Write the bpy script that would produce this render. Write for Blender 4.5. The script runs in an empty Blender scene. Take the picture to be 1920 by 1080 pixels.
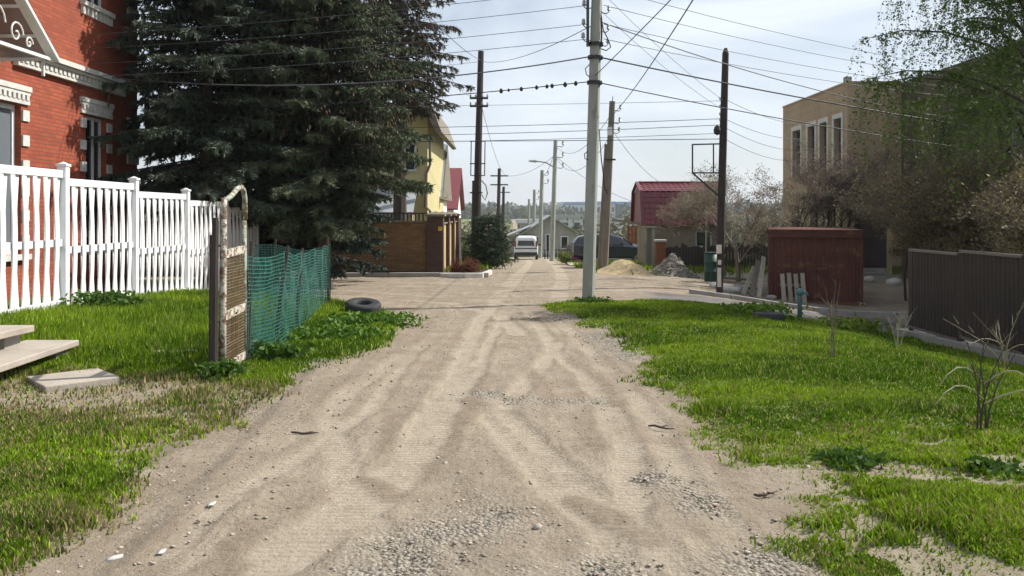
import bpy, bmesh, math, random
import numpy as np
from mathutils import Vector, Matrix

R = math.radians
sc = bpy.context.scene
COL = sc.collection
random.seed(7)
RNG = np.random.default_rng(7)

# ------------------------------------------------------------------ camera
EYE = 1.5
cam_d = bpy.data.cameras.new('camera')
cam = bpy.data.objects.new('camera', cam_d)
COL.objects.link(cam)
cam.location = (0, 0, EYE)
cam.rotation_euler = (R(90), 0, 0)
cam_d.sensor_width = 36.0
cam_d.lens = 31.18
cam_d.shift_y = -140 / 1920
cam_d.clip_start = 0.05
cam_d.clip_end = 20000
sc.camera = cam

# ------------------------------------------------------------------ sky, sun, exposure
SUN_DIR = Vector((0.71, 0.275, 0.75)).normalized()
SUN_EL = math.asin(SUN_DIR.z)
SUN_AZ = math.atan2(SUN_DIR.x, SUN_DIR.y)
world = bpy.data.worlds.new('World')
sc.world = world
world.use_nodes = True
wn = world.node_tree
wn.nodes.clear()
w_out = wn.nodes.new('ShaderNodeOutputWorld')
w_bg = wn.nodes.new('ShaderNodeBackground')
w_sky = wn.nodes.new('ShaderNodeTexSky')
w_sky.sky_type = 'NISHITA'
w_sky.sun_disc = False
w_sky.sun_elevation = SUN_EL
w_sky.sun_rotation = SUN_AZ
w_sky.air_density = 1.0
w_sky.dust_density = 1.2
w_sky.ozone_density = 1.5
w_tc = wn.nodes.new('ShaderNodeTexCoord')
w_map = wn.nodes.new('ShaderNodeMapping')
w_map.inputs['Scale'].default_value = (1.0, 1.0, 3.2)
w_map.inputs['Rotation'].default_value = (0, 0, R(25))
w_n1 = wn.nodes.new('ShaderNodeTexNoise')
w_n1.inputs['Scale'].default_value = 2.3
w_n1.inputs['Detail'].default_value = 6
w_n1.inputs['Roughness'].default_value = 0.55
w_n1.inputs['Distortion'].default_value = 0.7
w_r = wn.nodes.new('ShaderNodeValToRGB')
w_r.color_ramp.elements[0].position = 0.36
w_r.color_ramp.elements[0].color = (0.38, 0.38, 0.38, 1)
w_r.color_ramp.elements[1].position = 0.66
w_r.color_ramp.elements[1].color = (0.97, 0.97, 0.97, 1)
w_mix = wn.nodes.new('ShaderNodeMix')
w_mix.data_type = 'RGBA'
w_mix.inputs['B'].default_value = (8.7, 9.4, 10.3, 1)
wn.links.new(w_tc.outputs['Generated'], w_map.inputs['Vector'])
wn.links.new(w_map.outputs['Vector'], w_n1.inputs['Vector'])
wn.links.new(w_n1.outputs['Fac'], w_r.inputs['Fac'])
wn.links.new(w_r.outputs['Color'], w_mix.inputs['Factor'])
wn.links.new(w_sky.outputs['Color'], w_mix.inputs['A'])
wn.links.new(w_mix.outputs['Result'], w_bg.inputs['Color'])
w_bg.inputs['Strength'].default_value = 0.076
wn.links.new(w_bg.outputs['Background'], w_out.inputs['Surface'])

sun_d = bpy.data.lights.new('sun', 'SUN')
sun_d.energy = 5.0
sun_d.angle = R(0.7)
sun_d.color = (1.0, 0.95, 0.86)
sun = bpy.data.objects.new('sun', sun_d)
COL.objects.link(sun)
sun.rotation_euler = SUN_DIR.to_track_quat('Z', 'Y').to_euler()

vs = sc.view_settings
vs.view_transform = 'Standard'
vs.look = 'None'
vs.exposure = 0.5
vs.gamma = 1.0
vs.use_curve_mapping = False
sc.cycles.max_bounces = 5
sc.cycles.diffuse_bounces = 3
sc.cycles.transparent_max_bounces = 6
sc.cycles.adaptive_threshold = .025
sc.cycles.use_denoising = True

# ------------------------------------------------------------------ numeric helpers
def smooth(t):
    t = np.clip(t, 0, 1)
    return t * t * (3 - 2 * t)

def _hash(ix, iy, seed):
    h = (ix.astype(np.int64) * 374761393 + iy.astype(np.int64) * 668265263 + seed * 974711) & 0x7fffffff
    h = ((h ^ (h >> 13)) * 1274126177) & 0x7fffffff
    return ((h ^ (h >> 16)) & 0xffff) / 65535.0

def vnoise(x, y, scale=1.0, seed=0, octv=1):
    """value noise in 0..1"""
    x = np.asarray(x, float); y = np.asarray(y, float)
    out = np.zeros(np.broadcast(x, y).shape); amp = 1.0; tot = 0
    for o in range(octv):
        xx = x * scale + 17.3 * o; yy = y * scale - 9.1 * o
        ix = np.floor(xx); iy = np.floor(yy)
        fx = smooth(xx - ix); fy = smooth(yy - iy)
        a = _hash(ix, iy, seed + o); b = _hash(ix + 1, iy, seed + o)
        c = _hash(ix, iy + 1, seed + o); d = _hash(ix + 1, iy + 1, seed + o)
        out = out + amp * ((a * (1 - fx) + b * fx) * (1 - fy) + (c * (1 - fx) + d * fx) * fy)
        tot += amp; amp *= 0.5; scale *= 2.03
    return out / tot

_PY = np.array([-60, -30, 0, 6, 8, 11, 14, 18, 23, 28, 36, 46, 65, 85, 110, 160, 300, 500, 900, 1600, 4000], float)
_PZ = np.array([.6, .3, 0, 0, -.02, -.10, -.20, -.32, -.385, -.48, -.77, -1.15, -1.9, -2.65, -3.6, -5.4, -9.0, -6.5, -1.5, 5, 9])
_sl = np.gradient(_PZ, _PY)
def base_z(y):
    y = np.clip(np.asarray(y, float), -60, 3999)
    i = np.clip(np.searchsorted(_PY, y, side='right') - 1, 0, len(_PY) - 2)
    h = _PY[i + 1] - _PY[i]; t = (y - _PY[i]) / h
    return ((2*t**3 - 3*t**2 + 1) * _PZ[i] + (t**3 - 2*t**2 + t) * h * _sl[i]
            + (-2*t**3 + 3*t**2) * _PZ[i + 1] + (t**3 - t**2) * h * _sl[i + 1])

def gz_arr(x, y):
    x = np.asarray(x, float); y = np.asarray(y, float)
    wy = np.interp(y, [2.5, 10, 20, 24, 32, 38, 44, 60], [0, 1, 1, .75, .25, 0, -.2, 0])
    r = -.70 * smooth((x - 3) / 6) * wy
    wl = np.interp(y, [6, 9, 18, 20], [0, 1, 1, 0])
    r = r + .16 * smooth((-x - 3.3) / 2.2) * wl
    return base_z(y) + r

def gz(x, y):
    return float(gz_arr(np.array([x]), np.array([y]))[0])

# ------------------------------------------------------------------ materials
MATS = {}
def pick(n, kind):
    return n.nodes.new(kind)

def new_mat(name):
    m = bpy.data.materials.new(name)
    m.use_nodes = True
    n = m.node_tree
    return m, n, n.nodes['Principled BSDF']

def mat(name, c1, c2=None, rough=.8, scale=4.0, bump=0.0, bscale=40.0, metal=0.0, spec=.4, rand=0.0,
        stretch=(1, 1, 1), detail=5, c3=None, c3pos=.68, s3=9.0):
    """noise-mottled procedural material; c3 = stains / wear laid over in patches"""
    m, n, b = new_mat(name)
    c2 = c2 or tuple(c * .72 for c in c1)
    tc = pick(n, 'ShaderNodeTexCoord'); mp = pick(n, 'ShaderNodeMapping')
    mp.inputs['Scale'].default_value = stretch
    n.links.new(tc.outputs['Object'], mp.inputs['Vector'])
    t = pick(n, 'ShaderNodeTexNoise')
    t.inputs['Scale'].default_value = scale; t.inputs['Detail'].default_value = detail
    t.inputs['Roughness'].default_value = .62
    n.links.new(mp.outputs['Vector'], t.inputs['Vector'])
    rp = pick(n, 'ShaderNodeValToRGB')
    rp.color_ramp.elements[0].position = .32; rp.color_ramp.elements[0].color = (*c2, 1)
    rp.color_ramp.elements[1].position = .68; rp.color_ramp.elements[1].color = (*c1, 1)
    n.links.new(t.outputs['Fac'], rp.inputs['Fac'])
    out = rp.outputs['Color']
    if c3:
        t3 = pick(n, 'ShaderNodeTexNoise'); t3.inputs['Scale'].default_value = s3
        t3.inputs['Detail'].default_value = 7; t3.inputs['Roughness'].default_value = .7
        n.links.new(mp.outputs['Vector'], t3.inputs['Vector'])
        r3 = pick(n, 'ShaderNodeValToRGB')
        r3.color_ramp.elements[0].position = c3pos - .04; r3.color_ramp.elements[0].color = (0, 0, 0, 1)
        r3.color_ramp.elements[1].position = c3pos + .04; r3.color_ramp.elements[1].color = (1, 1, 1, 1)
        n.links.new(t3.outputs['Fac'], r3.inputs['Fac'])
        mx = pick(n, 'ShaderNodeMix'); mx.data_type = 'RGBA'
        n.links.new(r3.outputs['Color'], mx.inputs['Factor'])
        n.links.new(out, mx.inputs['A']); mx.inputs['B'].default_value = (*c3, 1)
        out = mx.outputs['Result']
    if rand:
        oi = pick(n, 'ShaderNodeObjectInfo'); hs = pick(n, 'ShaderNodeHueSaturation')
        mr = pick(n, 'ShaderNodeMapRange')
        mr.inputs['To Min'].default_value = 1 - rand; mr.inputs['To Max'].default_value = 1 + rand
        n.links.new(oi.outputs['Random'], mr.inputs['Value'])
        n.links.new(mr.outputs['Result'], hs.inputs['Value'])
        n.links.new(out, hs.inputs['Color']); out = hs.outputs['Color']
    n.links.new(out, b.inputs['Base Color'])
    b.inputs['Roughness'].default_value = rough
    b.inputs['Metallic'].default_value = metal
    b.inputs['Specular IOR Level'].default_value = spec
    if bump:
        t2 = pick(n, 'ShaderNodeTexNoise'); t2.inputs['Scale'].default_value = bscale
        t2.inputs['Detail'].default_value = 4
        n.links.new(mp.outputs['Vector'], t2.inputs['Vector'])
        bp = pick(n, 'ShaderNodeBump'); bp.inputs['Strength'].default_value = bump
        bp.inputs['Distance'].default_value = .02
        n.links.new(t2.outputs['Fac'], bp.inputs['Height'])
        n.links.new(bp.outputs['Normal'], b.inputs['Normal'])
    MATS[name] = m
    return m

def brick_mat(name, c1, c2, mortar, axis='y', bw=.25, bh=.075, msize=.008, rough=.85):
    """brick coursing; axis = world axis the wall runs along"""
    m, n, b = new_mat(name)
    tc = pick(n, 'ShaderNodeTexCoord'); sp = pick(n, 'ShaderNodeSeparateXYZ'); cb = pick(n, 'ShaderNodeCombineXYZ')
    n.links.new(tc.outputs['Object'], sp.inputs['Vector'])
    ad = pick(n, 'ShaderNodeMath'); ad.operation = 'ADD'
    n.links.new(sp.outputs['X'], ad.inputs[0]); n.links.new(sp.outputs['Y'], ad.inputs[1])
    n.links.new(ad.outputs[0], cb.inputs['X']); n.links.new(sp.outputs['Z'], cb.inputs['Y'])
    br = pick(n, 'ShaderNodeTexBrick')
    br.inputs['Color1'].default_value = (*c1, 1); br.inputs['Color2'].default_value = (*c2, 1)
    br.inputs['Mortar'].default_value = (*mortar, 1)
    br.inputs['Scale'].default_value = 1.0
    br.inputs['Brick Width'].default_value = bw; br.inputs['Row Height'].default_value = bh
    br.inputs['Mortar Size'].default_value = msize; br.inputs['Mortar Smooth'].default_value = .15
    br.inputs['Bias'].default_value = -.1
    n.links.new(cb.outputs['Vector'], br.inputs['Vector'])
    t = pick(n, 'ShaderNodeTexNoise'); t.inputs['Scale'].default_value = 1.3; t.inputs['Detail'].default_value = 6
    n.links.new(tc.outputs['Object'], t.inputs['Vector'])
    mr = pick(n, 'ShaderNodeMapRange'); mr.inputs['To Min'].default_value = .7; mr.inputs['To Max'].default_value = 1.25
    n.links.new(t.outputs['Fac'], mr.inputs['Value'])
    hs = pick(n, 'ShaderNodeHueSaturation')
    n.links.new(mr.outputs['Result'], hs.inputs['Value']); n.links.new(br.outputs['Color'], hs.inputs['Color'])
    n.links.new(hs.outputs['Color'], b.inputs['Base Color'])
    b.inputs['Roughness'].default_value = rough
    bp = pick(n, 'ShaderNodeBump'); bp.inputs['Strength'].default_value = .6; bp.inputs['Distance'].default_value = .01
    iv = pick(n, 'ShaderNodeMath'); iv.operation = 'SUBTRACT'; iv.inputs[0].default_value = 1
    n.links.new(br.outputs['Fac'], iv.inputs[1]); n.links.new(iv.outputs[0], bp.inputs['Height'])
    n.links.new(bp.outputs['Normal'], b.inputs['Normal'])
    MATS[name] = m
    return m

def leaf_mat(name, trans=.25, rough=.6, spec=.25):
    """foliage: colour from the mesh attribute 'tint' (leaf to leaf variety; on needles also painted tip highlights), some light passes through"""
    m, n, b = new_mat(name)
    at = pick(n, 'ShaderNodeAttribute'); at.attribute_name = 'tint'
    n.links.new(at.outputs['Color'], b.inputs['Base Color'])
    b.inputs['Roughness'].default_value = rough
    b.inputs['Specular IOR Level'].default_value = spec
    if trans:
        tr = pick(n, 'ShaderNodeBsdfTranslucent'); mx = pick(n, 'ShaderNodeMixShader')
        mx.inputs['Fac'].default_value = trans
        n.links.new(at.outputs['Color'], tr.inputs['Color'])
        n.links.new(b.outputs['BSDF'], mx.inputs[1]); n.links.new(tr.outputs['BSDF'], mx.inputs[2])
        n.links.new(mx.outputs['Shader'], n.nodes['Material Output'].inputs['Surface'])
    MATS[name] = m
    return m

mat('white_vinyl', (.80, .81, .82), (.74, .75, .76), rough=.45, scale=2, c3=(.62, .61, .56), c3pos=.66, s3=2.2)
mat('white_stone', (.60, .585, .55), (.46, .45, .42), rough=.8, scale=5, bump=.2)
mat('white_paint', (.78, .78, .76), (.68, .68, .66), rough=.5, scale=3)
mat('window_white', (.72, .73, .74), rough=.4)
brick_mat('red_brick', (.34, .068, .028), (.24, .045, .02), (.15, .06, .038))
brick_mat('ochre_brick', (.24, .135, .05), (.15, .075, .032), (.08, .05, .032))
brick_mat('brown_brick', (.10, .05, .032), (.065, .032, .022), (.05, .035, .03))
brick_mat('pale_brick', (.55, .42, .20), (.48, .34, .15), (.40, .33, .22))
brick_mat('grey_block', (.30, .29, .28), (.25, .24, .23), (.20, .19, .18), bw=.4, bh=.2, msize=.012)
mat('yellow_plaster', (.52, .46, .25), (.45, .39, .20), rough=.9, scale=1.5, bump=.1)
mat('grey_plaster', (.33, .31, .29), (.24, .225, .21), rough=.9, scale=1.2, bump=.2, c3=(.42, .40, .37), c3pos=.66, s3=3)
mat('beige_plaster', (.30, .25, .18), (.20, .165, .12), rough=.9, scale=.8, bump=.2, c3=(.13, .10, .075), c3pos=.62, s3=1.8)
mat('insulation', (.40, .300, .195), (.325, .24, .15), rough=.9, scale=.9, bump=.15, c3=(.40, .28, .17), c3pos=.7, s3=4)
mat('insulation_shaded', (.105, .085, .055), (.075, .06, .042), rough=.9, scale=1.2, bump=.15)  # darker copy of the insulation, shade put into the wing's colour
mat('dowel_dark', (.10, .065, .04), rough=.8)
mat('block_yellow', (.42, .36, .20), (.30, .26, .15), rough=.9, scale=3, bump=.3)
mat('grey_metal_roof', (.50, .53, .56), (.40, .43, .46), rough=.4, scale=1.2, metal=.3)
mat('blue_metal_roof', (.30, .40, .46), (.24, .33, .40), rough=.4, scale=1.5, metal=.2)
mat('brown_soffit', (.20, .17, .13), rough=.7)
mat('maroon_roof', (.175, .026, .036), (.13, .019, .028), rough=.34, scale=2.0, spec=.5)
mat('red_roof', (.19, .04, .045), (.14, .03, .035), rough=.5)
mat('slate_roof', (.36, .36, .36), (.27, .27, .27), rough=.8, scale=2)
mat('dark_metal', (.03, .03, .032), (.045, .04, .038), rough=.5, metal=.4)
mat('brown_sheet', (.055, .039, .036), (.042, .031, .030), rough=.5, scale=1.5, spec=.3)
mat('brown_cap', (.16, .13, .125), (.12, .10, .095), rough=.35, spec=.5)
mat('container_red', (.120, .049, .037), (.082, .036, .029), spec=.15, rough=.7, scale=1.8, bump=.1, c3=(.19, .095, .06), c3pos=.60, s3=2.6)
mat('concrete', (.34, .33, .30), (.25, .24, .22), rough=.9, scale=3, bump=.3, bscale=30, c3=(.24, .235, .21), c3pos=.64, s3=5)
mat('pole_concrete', (.34, .345, .31), (.25, .26, .23), rough=.9, scale=4, bump=.3, stretch=(1, 1, .25), c3=(.18, .18, .155), c3pos=.62, s3=6)
mat('pale_slab', (.38, .335, .285), (.29, .25, .21), rough=.85, scale=3, bump=.25, c3=(.30, .25, .2), c3pos=.66, s3=5)
mat('old_wood', (.23, .20, .16), (.13, .11, .09), rough=.85, scale=8, stretch=(3, 3, .3), bump=.4)
mat('pole_wood', (.24, .215, .175), (.14, .122, .098), rough=.9, scale=9, stretch=(3, 3, .2), bump=.5, bscale=20)
mat('tarred_wood', (.06, .045, .04), (.032, .024, .022), rough=.85, scale=9, stretch=(3, 3, .25), bump=.4)
mat('pale_wood', (.36, .33, .28), (.24, .22, .18), rough=.85, scale=8, stretch=(3, 3, .3), bump=.3, rand=.2)
mat('peeling_white', (.58, .56, .50), (.40, .36, .30), rough=.75, scale=7, c3=(.15, .085, .05), c3pos=.51, s3=16, bump=.4, bscale=60)
mat('peeling_green', (.42, .46, .38), (.32, .36, .30), rough=.75, scale=9, c3=(.17, .12, .08), c3pos=.51, s3=18, bump=.4, bscale=60)
mat('rust', (.16, .085, .045), (.10, .052, .03), rough=.85, scale=12, bump=.3)
mat('rust_mesh', (.17, .12, .065), (.11, .08, .04), rough=.85, scale=9)
mat('green_net', (.028, .135, .11), (.018, .095, .08), rough=.55, scale=3)
mat('rubber', (.030, .031, .034), (.020, .020, .022), rough=.75, bump=.3, bscale=30, c3=(.05, .046, .04), c3pos=.70, s3=6)
mat('cable_black', (.015, .016, .02), rough=.6)
mat('cable_grey', (.10, .11, .13), rough=.6)
mat('porcelain', (.45, .42, .38), rough=.25, spec=.6)
mat('teal_paint', (.10, .20, .20), (.07, .15, .155), rough=.5, c3=(.12, .07, .04), c3pos=.66, s3=20)
mat('green_paint', (.022, .07, .052), (.016, .05, .038), rough=.5)
mat('orange_brick', (.26, .085, .035), (.19, .06, .028), rough=.8, scale=6)
mat('sand', (.46, .36, .21), (.36, .275, .155), rough=.95, scale=6, bump=.5, bscale=70)
mat('gravel', (.33, .30, .26), (.20, .185, .16), rough=.9, scale=8, rand=.25)
mat('stone', (.36, .32, .27), (.24, .21, .17), rough=.9, scale=20, bump=.3)
mat('soil', (.06, .042, .03), (.04, .028, .02), rough=.95, bump=.6, bscale=30)
mat('bark', (.085, .065, .05), (.045, .034, .028), rough=.9, scale=10, stretch=(2, 2, .4), bump=.6)
mat('twig', (.20, .165, .125), (.12, .098, .075), rough=.9, scale=6)
mat('twig_dark', (.085, .06, .048), (.05, .036, .03), rough=.9, scale=6)
mat('dry_stem', (.42, .37, .25), (.30, .26, .17), rough=.8)
mat('birch_bark', (.40, .38, .34), (.30, .28, .25), rough=.8, scale=6, stretch=(1, 1, 5), c3=(.04, .035, .03), c3pos=.62, s3=4)
mat('van_paint', (.62, .64, .67), (.58, .60, .63), rough=.28, spec=.6)
mat('car_paint', (.014, .022, .042), (.011, .017, .034), rough=.22, spec=.7)
mat('plastic_dark', (.022, .022, .024), rough=.6)
mat('hub_metal', (.40, .41, .42), rough=.35, metal=.7)
mat('tail_red', (.35, .015, .012), rough=.25)
mat('plate_white', (.75, .75, .75), rough=.5)
mat('factory_blue', (.16, .30, .50), (.12, .24, .42), rough=.7, scale=.05)
mat('factory_white', (.62, .64, .66), rough=.7, scale=.05)
mat('paper', (.72, .68, .60), rough=.9)
m, n, b = new_mat('glass'); MATS['glass'] = m
b.inputs['Base Color'].default_value = (.018, .022, .026, 1); b.inputs['Roughness'].default_value = .06
b.inputs['Specular IOR Level'].default_value = .7
m, n, b = new_mat('glass_pale'); MATS['glass_pale'] = m
b.inputs['Base Color'].default_value = (.14, .16, .18, 1); b.inputs['Roughness'].default_value = .08
b.inputs['Specular IOR Level'].default_value = .8
m, n, b = new_mat('canopy_sheet'); MATS['canopy_sheet'] = m
b.inputs['Base Color'].default_value = (.30, .28, .26, 1); b.inputs['Roughness'].default_value = .2
b.inputs['Transmission Weight'].default_value = .55; b.inputs['Alpha'].default_value = 1.0
leaf_mat('grass_blade', .3, .75, .08)
leaf_mat('needles', .08, .65, .2)
leaf_mat('leaves', .3)
leaf_mat('petals', .25)

# ------------------------------------------------------------------ object helpers
ORIG = {}
def link(o):
    COL.objects.link(o); return o

def tag(o, label=None, cat=None, group=None, kind=None):
    if label: o['label'] = label
    if cat: o['category'] = cat
    if group: o['group'] = group
    if kind: o['kind'] = kind
    return o

def thing(name, label, cat, loc, group=None):
    o = link(bpy.data.objects.new(name, None))
    o.empty_display_size = .2
    o.location = loc
    ORIG[o.name] = Vector(loc)
    return tag(o, label, cat, group)

class MB:
    def __init__(self):
        self.v = []; self.f = []
    def add(self, vs_, fs_):
        k = len(self.v)
        self.v += [tuple(p) for p in vs_]
        self.f += [tuple(i + k for i in f) for f in fs_]
        return self
    def box(self, x0, x1, y0, y1, z0, z1):
        return self.add([(x0, y0, z0), (x1, y0, z0), (x1, y1, z0), (x0, y1, z0), (x0, y0, z1), (x1, y0, z1), (x1, y1, z1), (x0, y1, z1)],
                        [(0, 3, 2, 1), (4, 5, 6, 7), (0, 1, 5, 4), (1, 2, 6, 5), (2, 3, 7, 6), (3, 0, 4, 7)])
    def obox(self, c, ax, ay, az):
        c, ax, ay, az = Vector(c), Vector(ax), Vector(ay), Vector(az)
        pts = [c + sx * ax + sy * ay + sz * az for sz in (-1, 1) for sx, sy in ((-1, -1), (1, -1), (1, 1), (-1, 1))]
        return self.add(pts, [(0, 3, 2, 1), (4, 5, 6, 7), (0, 1, 5, 4), (1, 2, 6, 5), (2, 3, 7, 6), (3, 0, 4, 7)])
    def beam(self, p0, p1, w, h, up=(0, 0, 1)):
        p0, p1 = Vector(p0), Vector(p1); d = p1 - p0
        u = Vector(up)
        if abs(d.normalized().dot(u)) > .98: u = Vector((0, 1, 0))
        s = d.cross(u).normalized(); t = s.cross(d).normalized()
        return self.obox((p0 + p1) / 2, s * w / 2, d / 2, t * h / 2)
    def tube(self, pts, radii, n=8, caps=True, square=False):
        pts = [Vector(p) for p in pts]
        if not hasattr(radii, '__len__'): radii = [radii] * len(pts)
        k = len(self.v)
        prev = None
        for i, p in enumerate(pts):
            a = pts[max(i - 1, 0)]; b_ = pts[min(i + 1, len(pts) - 1)]
            d = (b_ - a).normalized()
            if prev is None:
                ref = Vector((0, 0, 1)) if abs(d.z) < .9 else Vector((1, 0, 0))
                s = d.cross(ref).normalized()
            else:
                s = (prev - d * prev.dot(d)).normalized()
            prev = s
            t = d.cross(s)
            for j in range(n):
                an = 2 * math.pi * (j + (.5 if square else 0)) / n
                self.v.append(tuple(p + (s * math.cos(an) + t * math.sin(an)) * radii[i]))
        for i in range(len(pts) - 1):
            for j in range(n):
                a = k + i * n + j; b_ = k + i * n + (j + 1) % n
                self.f.append((a, b_, b_ + n, a + n))
        if caps:
            self.f.append(tuple(k + j for j in reversed(range(n))))
            self.f.append(tuple(k + (len(pts) - 1) * n + j for j in range(n)))
        return self
    def prism(self, poly, d):
        """closed planar polygon (list of 3d points) extruded by vector d"""
        n_ = len(poly); d = Vector(d)
        a = [Vector(p) for p in poly]; b_ = [p + d for p in a]
        return self.add(a + b_, [tuple(reversed(range(n_))), tuple(range(n_, 2 * n_))] +
                        [(i, (i + 1) % n_, (i + 1) % n_ + n_, i + n_) for i in range(n_)])
    def quad(self, a, b_, c, d):
        return self.add([a, b_, c, d], [(0, 1, 2, 3)])
    def lathe(self, c, prof, n=12, axis='z'):
        """prof = [(radius, height)] round an axis through c"""
        k = len(self.v); c = Vector(c)
        for r_, h in prof:
            for j in range(n):
                an = 2 * math.pi * j / n
                if axis == 'z': p = Vector((r_ * math.cos(an), r_ * math.sin(an), h))
                elif axis == 'x': p = Vector((h, r_ * math.cos(an), r_ * math.sin(an)))
                else: p = Vector((r_ * math.sin(an), h, r_ * math.cos(an)))
                self.v.append(tuple(c + p))
        for i in range(len(prof) - 1):
            for j in range(n):
                a = k + i * n + j; b_ = k + i * n + (j + 1) % n
                self.f.append((a, b_, b_ + n, a + n))
        self.f.append(tuple(k + j for j in reversed(range(n))))
        self.f.append(tuple(k + (len(prof) - 1) * n + j for j in range(n)))
        return self
    def mesh(self, name, origin=(0, 0, 0)):
        o = Vector(origin)
        me = bpy.data.meshes.new(name)
        me.from_pydata([tuple(Vector(p) - o) for p in self.v], [], self.f)
        me.validate(); me.update()
        bm = bmesh.new(); bm.from_mesh(me)
        bmesh.ops.recalc_face_normals(bm, faces=bm.faces)
        bm.to_mesh(me); bm.free()
        return me
    def build(self, name, m, parent=None, origin=None, smooth_=False, label=None, bevel=0):
        if parent is not None:
            o0 = ORIG[parent.name]
        else:
            if origin is None:
                a = np.array(self.v); origin = (a[:, 0].mean(), a[:, 1].mean(), a[:, 2].min())
            o0 = Vector(origin)
        me = self.mesh(name, o0)
        if m: me.materials.append(MATS[m] if isinstance(m, str) else m)
        if smooth_:
            me.polygons.foreach_set('use_smooth', [True] * len(me.polygons))
        ob = link(bpy.data.objects.new(name, me))
        ORIG[ob.name] = o0
        if parent is not None: ob.parent = parent
        else: ob.location = o0
        if label: ob['label'] = label
        if bevel:
            bv = ob.modifiers.new('bevel', 'BEVEL'); bv.width = bevel; bv.segments = 2; bv.limit_method = 'ANGLE'
        return ob

def part(name, m, parent, *boxes, **kw):
    b_ = MB()
    for x in boxes: b_.box(*x)
    return b_.build(name, m, parent, **kw)

def copy_piece(src, parent, loc, rot=None, scale=None):
    """another piece with the same mesh; loc in world coordinates"""
    c = src.copy(); COL.objects.link(c)
    c.parent = parent
    ORIG[c.name] = ORIG[parent.name]
    c.location = Vector(loc) - ORIG[parent.name]
    if rot: c.rotation_euler = rot
    if scale: c.scale = scale
    return c

def piece(name, mesh, m, parent, loc, rot=None, scale=None):
    if m and not mesh.materials: mesh.materials.append(MATS[m])
    c = link(bpy.data.objects.new(name, mesh)); c.parent = parent
    ORIG[c.name] = ORIG[parent.name]
    c.location = Vector(loc) - ORIG[parent.name]
    if rot: c.rotation_euler = rot
    if scale: c.scale = scale
    return c

def np_mesh(name, V, F, tint=None, m=None, smooth_=False, point_attrs=None):
    """F = list of (n,k) int arrays; tint = per-vertex rgb"""
    me = bpy.data.meshes.new(name)
    V = np.ascontiguousarray(V, np.float32)
    me.vertices.add(len(V)); me.vertices.foreach_set('co', V.ravel())
    if not isinstance(F, (list, tuple)): F = [F]
    tot = np.concatenate([np.full(len(f), f.shape[1], np.int32) for f in F])
    idx = np.concatenate([f.ravel() for f in F]).astype(np.int32)
    me.loops.add(len(idx)); me.loops.foreach_set('vertex_index', idx)
    me.polygons.add(len(tot))
    st = np.concatenate([[0], np.cumsum(tot)[:-1]]).astype(np.int32)
    me.polygons.foreach_set('loop_start', st)
    me.polygons.foreach_set('loop_total', tot)
    if smooth_: me.polygons.foreach_set('use_smooth', np.ones(len(tot), bool))
    me.update(calc_edges=True)
    if tint is not None:
        at = me.attributes.new('tint', 'FLOAT_COLOR', 'POINT')
        c4 = np.ones((len(V), 4), np.float32); c4[:, :3] = tint
        at.data.foreach_set('color', c4.ravel())
    for k, a in (point_attrs or {}).items():
        at = me.attributes.new(k, 'FLOAT', 'POINT'); at.data.foreach_set('value', np.ascontiguousarray(a, np.float32))
    if m: me.materials.append(MATS[m] if isinstance(m, str) else m)
    return me

def wall_holes(mb, o, u, n_, W, z0, z1, holes, depth=.15):
    """flat wall from point o (x,y) along u for W, between z0 and z1, outward normal n_, with recessed openings (u0,u1,za,zb)"""
    o = Vector((o[0], o[1], 0)); u = Vector((u[0], u[1], 0)); n_ = Vector((n_[0], n_[1], 0))
    us = sorted({0, W, *[h[0] for h in holes], *[h[1] for h in holes]})
    zs = sorted({z0, z1, *[h[2] for h in holes], *[h[3] for h in holes]})
    P = lambda a, z, d=0: tuple(o + u * a - n_ * d + Vector((0, 0, z)))
    for i in range(len(us) - 1):
        for j in range(len(zs) - 1):
            cu = (us[i] + us[i + 1]) / 2; cz = (zs[j] + zs[j + 1]) / 2
            if any(h[0] < cu < h[1] and h[2] < cz < h[3] for h in holes): continue
            mb.quad(P(us[i], zs[j]), P(us[i + 1], zs[j]), P(us[i + 1], zs[j + 1]), P(us[i], zs[j + 1]))
    for a, b_, c, d in holes:
        mb.quad(P(a, c), P(a, d), P(a, d, depth), P(a, c, depth))
        mb.quad(P(b_, c), P(b_, d), P(b_, d, depth), P(b_, c, depth))
        mb.quad(P(a, c), P(b_, c), P(b_, c, depth), P(a, c, depth))
        mb.quad(P(a, d), P(b_, d), P(b_, d, depth), P(a, d, depth))
    return P

def window(parent, P, h, depth, fw=.06, fm='window_white', gm='glass', mull=(), trans=()):
    """frame with pane set at the back of an opening h=(u0,u1,z0,z1); P maps (u,z,depth) to the world"""
    a, b_, c, d = h
    f = MB()
    def bar(u0, u1, z0, z1):
        pts = [P(u0, z0, depth - .05), P(u1, z0, depth - .05), P(u1, z1, depth - .05), P(u0, z1, depth - .05)]
        f.prism(pts, Vector(P(u0, z0, depth)) - Vector(P(u0, z0, depth - .05)))
    bar(a, a + fw, c, d); bar(b_ - fw, b_, c, d); bar(a + fw, b_ - fw, c, c + fw); bar(a + fw, b_ - fw, d - fw, d)
    for u0 in mull: bar(u0 - fw / 2, u0 + fw / 2, c + fw, d - fw)
    for z0 in trans: bar(a + fw, b_ - fw, z0 - fw / 2, z0 + fw / 2)
    w = f.build('window', fm, parent)
    g = MB(); g.prism([P(a, c, depth - .02), P(b_, c, depth - .02), P(b_, d, depth - .02), P(a, d, depth - .02)],
                      Vector(P(a, c, depth)) - Vector(P(a, c, depth - .01)))
    p = g.build('pane', gm, w)
    return w

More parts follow.
